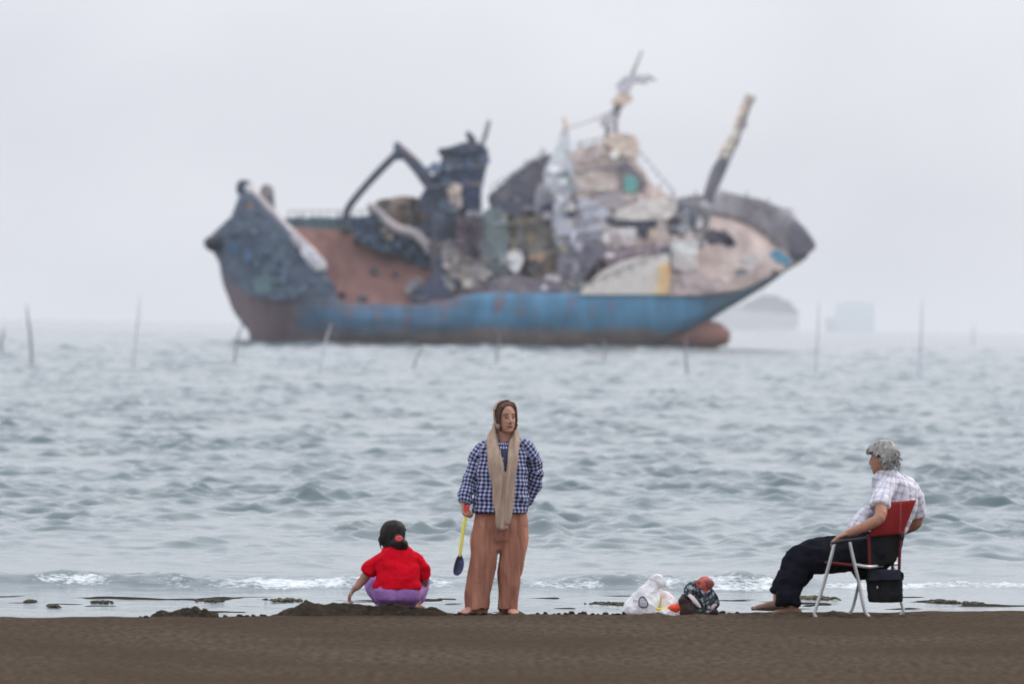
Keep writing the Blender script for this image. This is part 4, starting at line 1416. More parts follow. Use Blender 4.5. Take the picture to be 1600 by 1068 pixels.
for i in range(46):
    s_ = random.choice((-1, 1))
    x0, z0 = random.uniform(.0, .045) * s_, random.uniform(.092, .112)
    x1 = s_ * random.uniform(.058, .076); x2 = s_ * random.uniform(.064, .082)
    wisps.append(loft([(hd.w(x0, -.038 + random.uniform(-.012, .02), z0 + .006), .004, .003), (hd.w((x0 + x1) * .56, -.056 + random.uniform(-.01, .02), .088), .004, .003), (hd.w(x1, -.050 + random.uniform(-.008, .02), .045), .0035, .003), (hd.w(x2, -.045 + random.uniform(-.01, .02), random.uniform(-.06, .0)), .002, .002)], n=6, k=4))
obj('hair_wisp', join(*wisps), mat('light_brown_wisp', (.15, .07, .045), (.06, .028, .02), nscale=40, rough=.5, spec=.3), woman)  # wisps in a lighter brown than the rest of the hair

# headscarf: hood round the back of the head, two long falls down the front
M_scarf = cloth('taupe_scarf', AP(168, 147, 131), AP(146, 126, 112), nscale=8, scale=(2, 2, .8))
hood = thicken(hd.put(cap_shell(hd, .021, lambda x, y, z: (y < -.014 - .1 * max(0, -z) and not (abs(x) > .06 and z < -.05)) or (y < -.02 and z < 0 and abs(x) < .07) or z < -.112, -.1, seed=4, rough_=.006)), .010)


def fall(pts, wd, dp, seed, n=26):
    st = [(W(x, y, d), w_ * K, dp) for (x, y, d), w_ in zip(pts, wd)]
    def pl(th, t): return .10 * math.sin(th * 5 + seed + 3 * t) * (.5 + t) + .06 * math.sin(th * 9 + 2 * seed)
    return loft(st, n=n, k=6, horiz=True, pleat=pl)


fl = fall([(774, 662, .03), (770, 676, -.01), (769, 690, -.07), (772, 715, -.135), (778, 745, -.16), (782, 775, -.165), (784, 800, -.17), (785, 824, -.165)], [3.5, 6, 9.5, 11, 11.5, 11, 10.5, 8], .026, 1)
fr = fall([(805, 662, .04), (806, 676, -.01), (805, 690, -.06), (802, 715, -.13), (797, 745, -.165), (795, 775, -.18), (794, 800, -.18), (792, 816, -.175)], [3, 5.5, 8, 8, 7.5, 7.5, 7, 5], .024, 2.4)
neckwrap = loft([(W(789, 700, .05), .085, .075), (W(789, 690, .04), .092, .08), (W(789, 680, .05), .085, .085), (W(789.5, 670, .05), .080, .085), (W(790, 661, .045), .078, .088)], n=28, k=3, horiz=True, pleat=lambda th, t: (.05 * math.sin(th * 7 + 5 * t)) - .55 * max(0, -math.sin(th)) ** 6)
sc = obj('headscarf', hood, M_scarf, woman)
drape = remesh(join(fl, fr, neckwrap), .0045, 2)
displace(drape, lambda c, n: .0055 * np.sin(c[:, 0] * 120 + 4 * np.sin(c[:, 2] * 4) + 1.5 * fbm(c[:, 0] * 6, c[:, 1] * 6, c[:, 2] * 3)))
obj('scarf_drape', drape, M_scarf, woman)
fringe = join(*[tube([W(776 + 1.1 * i, 822 - .25 * i, -.165), W(776 + 1.1 * i + random.uniform(-.8, .8), 829 + random.uniform(-1, 2) - .25 * i, -.16)], .0022, k=1, n=5) for i in range(17)])
obj('fringe', fringe, M_scarf, woman)
obj('shirt_neckline', loft([(W(789.5, 704, -.078), .040, .018), (W(788.5, 713, -.10), .034, .018), (W(788, 724, -.128), .022, .016), (W(787.5, 736, -.142), .008, .010)], n=12, k=3, horiz=True), cloth('navy_top', AP(60, 64, 84)), woman)

# shirt
shirt = [loft([(W(788, 680, .085), .060, .045), (W(788, 686, .075), .092, .055), (W(787, 691, .055), .138, .078), (W(786, 698, .035), .172, .105), (W(785, 712, .03), .186, .13), (W(784, 735, .02), .192, .150), (W(783.5, 760, .015), .200, .150), (W(782.5, 780, .015), .206, .152), (W(781.5, 798, .015), .208, .156)], n=30, k=4, horiz=True, round_ends=False),
         loft([(W(766, 696, .035), .045, .055), (W(752, 704, .03), .054, .064), (W(743, 722, .03), .056, .062), (W(735, 746, .025), .053, .057), (W(729, 765, -.015), .049, .052), (W(726, 784, -.055), .044, .044)], n=18, k=4, round_ends=False),
         loft([(W(808, 694, .035), .045, .055), (W(822, 701, .04), .053, .064), (W(831, 716, .06), .056, .062), (W(836, 733, .10), .058, .058), (W(834, 754, .13), .054, .056), (W(824, 776, .16), .050, .048), (W(818, 785, .165), .046, .044)], n=18, k=4, round_ends=False),
         loft([(W(771, 690, -.01), .03, .02), (W(770, 697, -.06), .03, .015), (W(775, 706, -.11), .016, .012)], n=10, k=3)]
me = remesh(join(*shirt), .0055, 3)
displace(me, folds(.013, (6, 6, 7), 5))
displace(me, folds(.005, (15, 15, 12), 6))
displace(me, lambda c, n: .004 * np.sin((c[:, 2] + .35 * np.abs(c[:, 0] - W(784, 760).x)) * 55 + 3 * fbm(c[:, 0] * 4, c[:, 2] * 4, 0, 2)) * (np.abs(c[:, 0] - W(784, 760).x) > .13))
tl = [W(757, 696, .03), W(742, 720, .03), W(735, 745, .025), W(726.5, 784, -.055)]
tr_ = [W(818, 692, .03), W(833, 712, .06), W(837, 733, .10), W(818, 785, .165)]
U, V_ = seg_uv(get_co(me), [(W(786, 700, .03), W(782, 806, .02), .155, (0, -1, 0), 0, 0)] +
               [(tl[i], tl[i + 1], .062, (0, -1, 0), .01, i * .13) for i in range(3)] + [(tr_[i], tr_[i + 1], .062, (0, -1, 0), .01, i * .13) for i in range(3)])
so_ = obj('shirt', me, check_mat('navy_gingham', (.018, .022, .072), (.17, .19, .34), (.58, .58, .66), .0305, .58), woman)
set_attr(me, 'cu', U); set_attr(me, 'cv', V_)
for y in (716, 742, 768, 790):
    obj('button', ball(W(786, y, -.135 - (y - 716) * .0002), .006, .004, .006, n=8, m=6), M_skin if False else cloth('button_white', (.6, .6, .6)), woman)

# trousers
def leg_pleat(seed):
    return lambda th, t: .065 * math.sin(th * 4 + seed + t) * t + .05 * math.sin(th * 7 + seed * 2.3 - 2 * t) * t


tro = [loft([(W(782, 786, .02), .180, .135), (W(782, 806, .02), .200, .146), (W(781, 824, .02), .208, .152), (W(780, 842, .02), .17, .125), (W(779, 850, .02), .10, .09)], n=30, k=4, horiz=True),
       loft([(W(763, 804, .015), .085, .110), (W(760, 820, .015), .106, .132), (W(757, 842, .01), .112, .132), (W(755, 867, .0), .106, .120), (W(751, 895, .005), .103, .116), (W(748, 922, .01), .103, .118), (W(745.5, 951, .015), .098, .116)], n=30, k=5, horiz=True, pleat=leg_pleat(1.2), round_ends=False),
       loft([(W(800, 804, .03), .085, .110), (W(801.5, 820, .03), .104, .132), (W(802.5, 842, .03), .106, .130), (W(801, 867, .03), .100, .118), (W(798, 895, .035), .091, .110), (W(795.5, 922, .04), .083, .105), (W(793, 950.5, .045), .080, .104)], n=30, k=5, horiz=True, pleat=leg_pleat(3.0), round_ends=False),
       loft([(W(732, 942, .02), .035, .05), (W(737, 948, .03), .05, .06), (W(750, 953, .03), .055, .06), (W(760, 954, .03), .035, .05)], n=14, k=3), loft([(W(782, 948, .06), .03, .05), (W(792, 953, .06), .05, .05), (W(804, 950, .06), .03, .05)], n=14, k=3)]
me = remesh(join(*tro), .006, 3)
cx0 = W(782, 850).x
displace(me, lambda c, n: .024 * (.3 - 1.4 * np.abs(fbm(c[:, 0] * 6 + c[:, 2] * 1.2, c[:, 1] * 6, c[:, 2] * 1.5, 2, 8))) + .007 * fbm(c[:, 0] * 16, c[:, 1] * 16, c[:, 2] * 7, 3, 18) + .005 * np.sin(c[:, 0] * 60 + 4 * fbm(c[:, 0] * 3, c[:, 1] * 3, c[:, 2] * 2, 2, 3)) * sstep(.9, .3, c[:, 2]))
cr = np.zeros(len(get_co(me)))
for xk, dr, sg in ((737, 3, .010), (748, -4, .012), (758, 3, .010), (767, -5, .012), (786, 4, .011), (795, -3, .010), (804, 4, .010), (814, -8, .010)):
    cc = get_co(me)
    xx = W(xk, 880).x + (dr / 203.0) * (cc[:, 2] - .4) * 2.2 + .010 * vnoise(cc[:, 2] * 6, xk)
    cr -= .011 * np.exp(-((cc[:, 0] - xx) / sg) ** 2) * (.35 + .65 * sstep(.85, .25, cc[:, 2]))
displace(me, lambda c, n: cr)
obj('trousers', me, cloth('brown_trousers', AP(164, 116, 98), AP(136, 94, 79), nscale=5, scale=(2, 2, .5)), woman)

# the toy spade in her hand
spade = thing('toy_spade', W(721, 850, -.08), 'yellow handled toy spade with a dark blue blade hanging from the woman\'s hand', 'toy spade')
gx = -.085
obj('shaft', loft([(W(727.5, 806, gx), .013, .009), (W(724, 826, gx), .014, .009), (W(721, 848, gx), .013, .009), (W(718.5, 868, gx), .011, .008)], n=12, k=3), mat('yellow_plastic', AP(236, 216, 96), AP(220, 196, 80), rough=.4, spec=.5), spade)
obj('grip', loft([(W(727.5, 805, gx), .016, .013), (W(729.5, 797, gx), .017, .014), (W(730.5, 790, gx), .017, .014)], n=12, k=3), mat('red_plastic', AP(214, 62, 62), AP(190, 50, 50), rough=.45, spec=.5), spade)
V, F = [], []
prof_ = [(719, 866, 2.4), (718.6, 872, 5.5), (718, 879, 7.4), (716.5, 886, 7.6), (715, 892, 7.0), (713.8, 896, 5.2), (713.2, 898.5, 2.0)]
for side in (0, 1):
    for i, (x, y, hw) in enumerate(prof_):
        for j in range(9):
            u = j / 4 - 1
            V.append(W(x + hw * u, y + .5 * hw * .25 * u, gx + .022 * (1 - u * u) + .012 * side - .01 * (i / 6)))
for i in range(6):
    for j in range(8):
        a = i * 9 + j
        F.append((a, a + 1, a + 10, a + 9)); F.append((63 + a, 63 + a + 9, 63 + a + 10, 63 + a + 1))
for i in range(6):
    F.append((i * 9, i * 9 + 9, 63 + i * 9 + 9, 63 + i * 9)); F.append((i * 9 + 8, 63 + i * 9 + 8, 63 + i * 9 + 17, i * 9 + 17))
for j in range(8):
    F.append((j, 63 + j, 63 + j + 1, j + 1)); F.append((54 + j, 54 + j + 1, 63 + 55 + j, 63 + 54 + j))
obj('blade', (V, F), mat('blue_plastic', (.10, .09, .26), (.025, .03, .07), nscale=9, lo=.46, hi=.56, rough=.4, spec=.5), spade)

# ================================================================== the child
DG = 44.95


def G(px, py, d=0.0): return P(px, py, DG + d)


girl = thing('person', G(620, 948), 'child in red shirt and purple trousers crouching with back turned, digging the mound', 'child')
gh = Head(G(615, 840, .10), yaw=R(180 - 40), pitch=R(8), s=.92)
whand = G(552.5, 920, -.02)
body = [gh.geo(),
        loft([(gh.w(0, .012, -.06), .048, .05), (G(619, 857, .06), .055, .055), (G(620, 866, .04), .075, .06)], n=16, k=3, horiz=True),
        loft([(G(620, 864, .03), .09, .07), (G(620, 885, .0), .15, .12), (G(620, 910, -.02), .15, .14), (G(620, 932, -.03), .14, .14)], n=20, k=3, horiz=True),
        loft([(G(594, 872, .03), .045, .045), (G(580, 888, .04), .041, .041), (G(572, 899, .04), .038, .038), (G(560, 914, .03), .031, .031), (whand, .022, .020)], n=14, k=3),
        hand(whand, (-.45, -.1, -.8), (.4, -.2, -.4), 1, curl=.55, s=.78),
        loft([(G(648, 872, .03), .045, .045), (G(658, 890, .06), .04, .04), (G(663, 904, .10), .036, .036), (G(661, 914, .16), .030, .030), (G(652, 918, .24), .024, .022)], n=14, k=3),
        hand(G(652, 918, .24), (-.8, .6, -.1), (0, .2, -1), 1, curl=.6, s=.75)]
for s, kx, ax in ((-1, 584, 596), (1, 658, 650)):
    body.append(loft([(G(620 + s * 14, 930, -.02), .085, .09), (G(620 + s * 30, 918, .18), .075, .075), (G(kx, 908, .34), .058, .058)], n=14, k=4))
    body.append(loft([(G(kx, 908, .34), .055, .055), (G((kx + ax) / 2, 926, .20), .05, .05), (G(ax, 942, .08), .032, .032)], n=14, k=4))
    body.append(foot(G(ax, 942, .08), (s * .25, 1, 0), s=.85, drop=.06))
me = remesh(join(*body), .0045, 3)
bo = obj('body', me, M_skin, girl)
set_color(me, 'tone', gh.tones(get_co(me), np.array((.36, .205, .150))))

M_black = mat('black_hair', (.009, .008, .008), (.034, .027, .024), nscale=30, scale=(1, 1, .3), rough=.5, spec=.12)
hcap = thicken(gh.put(cap_shell(gh, .022, lambda x, y, z: (y < -.045 and z < .07) or (y < -.02 and z < .0) or z < -.115, 0, seed=7, rough_=.006)), .02)
obj('hair', hcap, M_black, girl)
obj('ponytail', remesh(join(loft([(G(622, 838, -.03), .035, .035), (G(624, 846, -.055), .062, .045), (G(625, 854, -.05), .058, .042), (G(627, 861, -.03), .040, .032)], n=16, k=4, horiz=True, pleat=lambda th, t: .08 * math.sin(th * 6 + 4 * t)), loft([(G(608, 852, .02), .055, .05), (G(622, 856, -.01), .06, .04), (G(632, 854, .01), .04, .04)], n=14, k=3)), .006, 2), M_black, girl)
strands = []
for i in range(60):
    a = random.uniform(-2.3, 2.3); zz = random.uniform(-.06, .11)
    rr_ = .100 * math.sqrt(max(.05, 1 - (zz / .14) ** 2))
    y_, x_ = .012 + rr_ * 1.15 * math.cos(a), rr_ * .95 * math.sin(a)
    p0 = gh.w(x_, y_, zz)
    dn = Vector((-x_ * .15 + random.uniform(-.015, .015), .010 + random.uniform(-.01, .01), -.05))
    p1 = gh.w(*(Vector((x_ * 1.06, y_ * 1.06, zz)) + dn * .5)); p2 = gh.w(*(Vector((x_ * 1.02, y_ * 1.02, zz)) + dn))
    strands.append(loft([(p0, .005, .004), (p1, .005, .004), (p2, .0015, .0015)], n=6, k=3))
for i in range(14):
    x0 = random.uniform(612, 634); strands.append(loft([(G(x0, 852, -.03), .005, .004), (G(x0 + random.uniform(-2, 2), 859, -.05), .004, .004), (G(x0 + random.uniform(-4, 4), 865, -.075), .0012, .0012)], n=6, k=3))
obj('hair_strand', join(*strands), M_black, girl)
scr = []
for k_ in range(9):
    a = 2 * PI * k_ / 9
    scr.append(ball(G(623 + 3.6 * math.cos(a), 841 + 3.0 * math.sin(a), -.088), .012, .014, .011, n=10, m=7))
scr.append(ball(G(623, 841, -.085), .016, .014, .014))
obj('scrunchie', remesh(join(*scr), .004, 2), mat('coral_scrunchie', AP(222, 84, 86), AP(190, 60, 66), rough=.8), girl)

tee = [loft([(G(620, 850, .06), .060, .056), (G(620.5, 855, .04), .085, .085), (G(621, 861, .025), .118, .108), (G(621, 869, .018), .143, .122), (G(621, 882, .005), .160, .140), (G(621, 898, -.015), .165, .150), (G(620.5, 912, -.03), .172, .160), (G(620.5, 918.5, -.035), .176, .166)], n=30, k=4, horiz=True, round_ends=False),
       loft([(G(604, 869, .035), .045, .055), (G(593, 875, .035), .055, .06), (G(583, 884, .04), .056, .058), (G(575, 895.5, .04), .056, .056)], n=18, k=4, round_ends=False),
       loft([(G(638, 869, .035), .045, .055), (G(649, 875, .04), .055, .06), (G(657, 886, .06), .056, .058), (G(663.5, 901, .09), .056, .056)], n=18, k=4, round_ends=False)]
me = remesh(join(*tee), .0055, 3)
displace(me, folds(.013, (5, 5, 7), 15))
displace(me, folds(.004, (13, 13, 13), 16))
displace(me, lambda c, n: .0035 * np.sin(c[:, 2] * 70 + 30 * np.abs(c[:, 0] - G(621, 890).x) + 4 * fbm(c[:, 0] * 5, c[:, 2] * 5, 0, 2, 5)) * sstep(.06, .15, np.abs(c[:, 0] - G(621, 890).x)))
obj('shirt', me, cloth('red_cotton', (.66, .003, .018), (.54, .003, .014), nscale=6), girl)

pan = [loft([(G(620, 914, -.03), .168, .158), (G(620, 924, -.035), .176, .172), (G(620.5, 934, -.04), .164, .166), (G(621, 940, -.035), .140, .14), (G(621, 943, -.03), .105, .11)], n=28, k=4, horiz=True)]
for s, kx, ax in ((-1, 584, 596), (1, 658, 650)):
    pan.append(loft([(G(620 + s * 14, 930, -.02), .105, .11), (G(620 + s * 30, 919, .18), .09, .09), (G(kx, 909, .34), .072, .072), (G((kx + ax) / 2, 924, .24), .066, .066), (G((kx * .3 + ax * .7), 934, .15), .058, .058)], n=16, k=4))
me = remesh(join(*pan), .006, 3)
gcx = G(620, 930).x
displace(me, lambda c, n: -.010 * np.exp(-((c[:, 0] - gcx) / .018) ** 2) * (n[:, 1] < -.2) + .010 * (.3 - np.abs(fbm(c[:, 0] * 8, c[:, 1] * 8, c[:, 2] * 14, 3, 9))))
obj('trousers', me, cloth('purple_cotton', AP(150, 112, 166), AP(128, 92, 148), nscale=7), girl)

# ================================================================== the seated man
DM = 45.45


def B(px, py, d=0.0): return P(px, py, DM + d)


man = thing('person', B(1215, 962), 'grey haired man in pale checked shirt and dark trousers sitting on the folding chair', 'man')
# he looks along -x and away from the camera (+y)
FWD = Vector((-.88, .47, 0))
mh = Head(B(1379, 716, .05), yaw=math.atan2(FWD.y, FWD.x) + PI / 2, pitch=R(4), s=1.0)
wN = B(1324, 833, -.27)
wF = B(1392, 838, .42)
body = [mh.geo(),
        loft([(mh.w(0, .012, -.06), .056, .06), (B(1384, 738, .06), .058, .06), (B(1388, 748, .06), .075, .07)], n=16, k=3, horiz=True),
        loft([(B(1391, 748, .10), .10, .09), (B(1398, 768, .14), .14, .14), (B(1394, 800, .14), .14, .14), (B(1378, 830, .13), .14, .14), (B(1366, 858, .11), .14, .15)], n=20, k=3, horiz=True),
        loft([(B(1378, 766, -.06), .054, .054), (B(1377, 788, -.18), .05, .05), (B(1374, 809, -.27), .046, .046), (B(1352, 822, -.275), .041, .041), (wN, .029, .026)], n=14, k=3),
        hand(wN, B(1306, 840, -.27) - wN, (-.25, 0, -1), -1, curl=.42, s=1.02),
        loft([(B(1423, 766, .22), .054, .054), (B(1432, 790, .30), .05, .05), (B(1432, 816, .34), .046, .046), (B(1414, 827, .40), .038, .038), (wF, .028, .026)], n=14, k=3),
        hand(wF, (-.9, .4, -.1), (0, 0, -1), 1, curl=.5, s=1.0)]
# near leg (his left) and far leg: knees, shins, feet
LEGS = [dict(hip=(1352, 868, -.07), knee=(1243, 874, .08), ank=(1226, 940, .02), toe=(-.97, .25, 0)),
        dict(hip=(1360, 866, .14), knee=(1256, 868, .30), ank=(1214, 934, .30), toe=(-.97, .2, 0))]
for L in LEGS:
    h, k_, a = L['hip'], L['knee'], L['ank']
    body.append(loft([(B(*h), .08, .08), (B(*[(h[i] + k_[i]) / 2 for i in range(3)]), .085, .085), (B(*k_), .062, .062), (B(*[(k_[i] * .55 + a[i] * .45) for i in range(3)]), .056, .056), (B(*a), .036, .038)], n=16, k=4))
body.append(foot(B(1238, 945, .02), LEGS[0]['toe'], s=1.02, drop=.082))
body.append(foot(B(1217, 934, .26), (-.96, .28, .25), s=1.2, drop=.085))
me = remesh(join(*body), .0045, 3)
co = get_co(me)
tn = mh.tones(co, np.array((.42, .215, .145)), lip=(.3, .12, .1))
sandy = sstep(.14, .06, co[:, 2])[:, None]
tn = tn * (1 - .7 * sandy) + np.array((.13, .085, .06)) * .7 * sandy
bo = obj('body', me, M_skin, man)
set_color(me, 'tone', tn)

M_grey_hair = mat('grey_hair', (.36, .35, .335), (.19, .18, .17), nscale=22, scale=(1, 1, .35), rough=.6, spec=.3, c3=(.46, .45, .44), n3=34)
hs = mh.put(cap_shell(mh, .020, lambda x, y, z: (y < -.045 and z < .045) or (y < .015 and z < .012) or z < -.088, 0, seed=9, rough_=.010))
hair_me = thicken(hs, .022)
displace(hair_me, lambda c, n: .006 * fbm(c[:, 0] * 45, c[:, 1] * 45, c[:, 2] * 30, 3, 2))
obj('hair', hair_me, M_grey_hair, man)
tufts = []
for i in range(90):
    a = random.uniform(-2.6, 2.6); zz = random.uniform(-.05, .115)
    rr_ = .092 * math.sqrt(max(.05, 1 - (zz / .135) ** 2))
    y_ = .012 + rr_ * 1.12 * math.cos(a); x_ = rr_ * .95 * math.sin(a)
    if y_ < -.03 and zz < .05: continue
    if y_ < .02 and zz < .015: continue
    p0 = mh.w(x_, y_, zz)
    dn = (Vector((x_, y_ * .7, zz * .6)).normalized() * .016 + Vector((random.uniform(-.012, .012), random.uniform(-.018, .006), random.uniform(-.018, .008))))
    p1 = mh.w(*(Vector((x_, y_, zz)) + dn)); p2 = mh.w(*(Vector((x_, y_, zz)) + dn * 1.5 + Vector((0, -.004, -.008))))
    tufts.append(loft([(p0, .010, .008), (p1, .007, .006), (p2, .002, .002)], n=7, k=2))
for i in range(120):
    a = random.uniform(-2.0, 2.0); zz = random.uniform(-.085, .12)
    rr_ = .104 * math.sqrt(max(.05, 1 - (zz / .142) ** 2))
    y_, x_ = .014 + rr_ * 1.12 * math.cos(a), rr_ * .95 * math.sin(a)
    if y_ < .02 and zz < .03: continue
    dn = Vector((x_ * .12 + random.uniform(-.012, .012), y_ * .10 + random.uniform(-.008, .008), -.028 + (.02 if zz > .08 else 0)))
    q = Vector((x_, y_, zz))
    tufts.append(loft([(mh.w(*q), .004, .003), (mh.w(*(q + dn * .6 + Vector((x_, y_, 0)) * .06)), .0035, .003), (mh.w(*(q + dn * 1.2)), .001, .001)], n=5, k=2))
for x_ in (-.05, -.03, -.01, .01, .03, .05):
    tufts.append(loft([(mh.w(x_, -.06, .088), .016, .012), (mh.w(x_, -.095, .075), .014, .011), (mh.w(x_ * 1.05, -.108, .050), .007, .006), (mh.w(x_ * 1.1, -.104, .034), .002, .002)], n=8, k=3))
obj('hair_tuft', join(*tufts), M_grey_hair, man)

sh = [loft([(B(1384, 736, .065), .070, .068), (B(1386, 741, .07), .088, .085), (B(1390, 748, .09), .125, .12), (B(1396, 758, .12), .158, .15), (B(1398, 770, .14), .168, .165), (B(1397, 788, .15), .172, .175), (B(1389, 808, .15), .180, .18), (B(1377, 828, .14), .190, .18), (B(1368, 846, .12), .185, .17)], n=30, k=4, horiz=True, round_ends=False),
      loft([(B(1392, 757, .02), .065, .07), (B(1382, 764, -.05), .070, .074), (B(1377, 777, -.12), .072, .072), (B(1375, 791, -.185), .072, .07)], n=18, k=4, round_ends=False),
      loft([(B(1408, 755, .16), .07, .07), (B(1421, 765, .22), .075, .074), (B(1429, 782, .28), .072, .07), (B(1432, 804, .32), .068, .066)], n=18, k=4, round_ends=False),
      loft([(B(1352, 800, .06), .06, .10), (B(1342, 820, .05), .075, .13), (B(1338, 832, .05), .06, .12)], n=18, k=4, horiz=True)]
me = remesh(join(*sh), .006, 3)
displace(me, folds(.012, (6, 6, 6), 25))
displace(me, folds(.004, (14, 14, 14), 26))
U, V_ = seg_uv(get_co(me), [(B(1394, 745, .06), B(1370, 846, .03), .17, (-.47, -.88, 0), 0, 0), (B(1384, 760, -.09), B(1375, 791, -.175), .07, (-.47, -.88, 0), .02, .02), (B(1418, 762, .2), B(1432, 804, .32), .07, (-.47, -.88, 0), .02, .02)])
obj('shirt', me, check_mat('pale_check', AP(204, 203, 209), AP(178, 176, 187), AP(150, 148, 166), .058, .74, third=AP(190, 186, 195)), man)
set_attr(me, 'cu', U); set_attr(me, 'cv', V_)
colr = loft([(B(1382, 748, .0), .022, .012), (B(1392, 740, -.01), .026, .014), (B(1402, 741, .05), .026, .014), (B(1402, 744, .12), .022, .012)], n=10, k=4)
obj('collar', remesh(colr, .005, 2), cloth('collar_white', AP(208, 204, 216), AP(190, 186, 200)), man)

tr = [loft([(B(1376, 836, .10), .165, .165), (B(1368, 856, .09), .18, .18), (B(1362, 872, .08), .17, .18), (B(1358, 884, .06), .13, .15)], n=26, k=4, horiz=True)]
for i, L in enumerate(LEGS):
    h, k_, a = L['hip'], L['knee'], L['ank']
    mid = [(h[j] + k_[j]) / 2 for j in range(3)]
    tr.append(loft([(B(h[0] + 20, h[1] - 4, h[2] + .02), .115, .12), (B(h[0], h[1] - 6, h[2]), .13, .135), (B(mid[0] + 10, mid[1] - 4, mid[2]), .122, .118), (B(k_[0] + 22, k_[1] - 3, k_[2]), .112, .105), (B(k_[0] + 4, k_[1] + 4, k_[2]), .100, .095),
                    (B(k_[0] - 2, k_[1] + 22, k_[2]), .098, .092), (B((k_[0] + a[0] * 1.4) / 2.4, (k_[1] + a[1] * 1.4) / 2.4, (k_[2] + a[2]) / 2), .088, .084), (B(a[0] + 5, a[1] + (3 if i == 0 else -6), a[2]), .080, .078)], n=20, k=5, round_ends=False))
me = remesh(join(*tr), .006, 3)
displace(me, folds(.024, (5, 5, 7), 35))
displace(me, lambda c, n: .006 * fbm(c[:, 0] * 14, c[:, 1] * 10, c[:, 2] * 14, 3, 36))
obj('trousers', me, cloth('dark_navy_trousers', (.008, .009, .015), (.014, .015, .022), nscale=7), man)

# ------------------------------------------------------------------ the folding chair
DC = 45.4
M_alu = mat('aluminium_tube', (.62, .62, .62), (.48, .48, .48), nscale=12, rough=.38, spec=.5, metal=.55)
M_maroon = mat('maroon_tube', (.17, .022, .026), (.12, .018, .022), nscale=10, rough=.5)
M_redfab = cloth('red_canvas', (.27, .026, .026), (.20, .020, .022), nscale=5)
M_blackfab = cloth('black_canvas', (.014, .0145, .015), (.022, .022, .022), nscale=8)


def C(px, py, d=0.0): return P(px, py, DC + d)


chair = thing('folding_chair', C(1340, 962), 'red folding camp chair with bent aluminium legs standing under the seated man', 'chair')
nr0, fr0 = -.30, .30
r_ = .0125


def chair_leg(pts, rr=.0125):
    g = tube(pts, rr, n=10, k=6)
    L = obj('leg', g, M_alu, chair)
    obj('leg_tip', loft([(pts[-1], rr * 1.25, rr * 1.25), (Vector(pts[-1]) + (Vector(pts[-1]) - Vector(pts[-2])).normalized() * .02, rr * 1.2, rr * 1.2)], n=10, k=2), mat('grey_rubber', (.12, .12, .12), rough=.8), L)


chair_leg([C(1304, 848, nr0), C(1296, 880, nr0), C(1284, 922, nr0 + .02), C(1274, 952, nr0 + .02), C(1273, 961, nr0 + .02), C(1277, 964, nr0 + .02)], .0135)
chair_leg([C(1327, 844, nr0), C(1334, 876, nr0), C(1342, 910, nr0 + .01), C(1348, 940, nr0 + .01), C(1352, 955, nr0 + .01), C(1358, 963.5, nr0 + .01)], .0135)
chair_leg([C(1353, 850, fr0 - .1), C(1347, 880, fr0), C(1342, 910, fr0 + .04), C(1335, 940, fr0 + .06), C(1331, 952, fr0 + .06), C(1326, 959, fr0 + .06)])
chair_leg([C(1396, 884, fr0), C(1402, 910, fr0 + .02), C(1407, 936, fr0 + .03), C(1411, 950, fr0 + .03), C(1411, 957, fr0 + .03), C(1405, 960.5, fr0 + .03)])
obj('armrest', remesh(loft([(C(1300, 848, nr0), .022, .012), (C(1314, 845, nr0), .024, .014), (C(1332, 843, nr0), .023, .013), (C(1352, 840, nr0), .018, .012)], n=14, k=4, ref=(0, 0, 1)), .005, 2), mat('black_armrest', (.03, .03, .03), rough=.6), chair)
obj('seat_rail', join(tube([C(1338, 882, nr0 + .03), C(1358, 885, nr0 + .04), C(1380, 882.5, .0), C(1404, 880, .2)], .0135), tube([C(1338, 882, nr0 + .03), C(1340, 878, -.05), C(1352, 856, .2)], .011)), M_alu, chair)
obj('seat_rail', tube([C(1290, 878, nr0 + .02), C(1312, 880, nr0 + .02), C(1338, 884, nr0 + .03)], .010), M_maroon, chair)


def sheet(corners, sag, thick, nu=14, nv=10, axis=Vector((0, 1, 0))):
    a, b, c, d = [Vector(p) for p in corners]     # a-b top, d-c bottom
    V, F = [], []
    for s in (0, 1):
        for i in range(nu + 1):
            for j in range(nv + 1):
                u, v = i / nu, j / nv
                p = (a.lerp(b, u)).lerp(d.lerp(c, u), v)
                p = p + axis * (sag * 4 * u * (1 - u) * (.6 + .4 * math.sin(PI * v)) + thick * s + .004 * float(vnoise(u * 5, v * 5, 3)))
                V.append(p)
    n1 = nv + 1
    o = (nu + 1) * n1
    for i in range(nu):
        for j in range(nv):
            q = i * n1 + j
            F.append((q, q + 1, q + n1 + 1, q + n1)); F.append((o + q, o + q + n1, o + q + n1 + 1, o + q + 1))
    for i in range(nu):
        F.append((i * n1, (i + 1) * n1, o + (i + 1) * n1, o + i * n1)); F.append((i * n1 + nv, o + i * n1 + nv, o + (i + 1) * n1 + nv, (i + 1) * n1 + nv))
    for j in range(nv):
        F.append((j, o + j, o + j + 1, j + 1)); F.append((nu * n1 + j, nu * n1 + j + 1, o + nu * n1 + j + 1, o + nu * n1 + j))
    return V, F


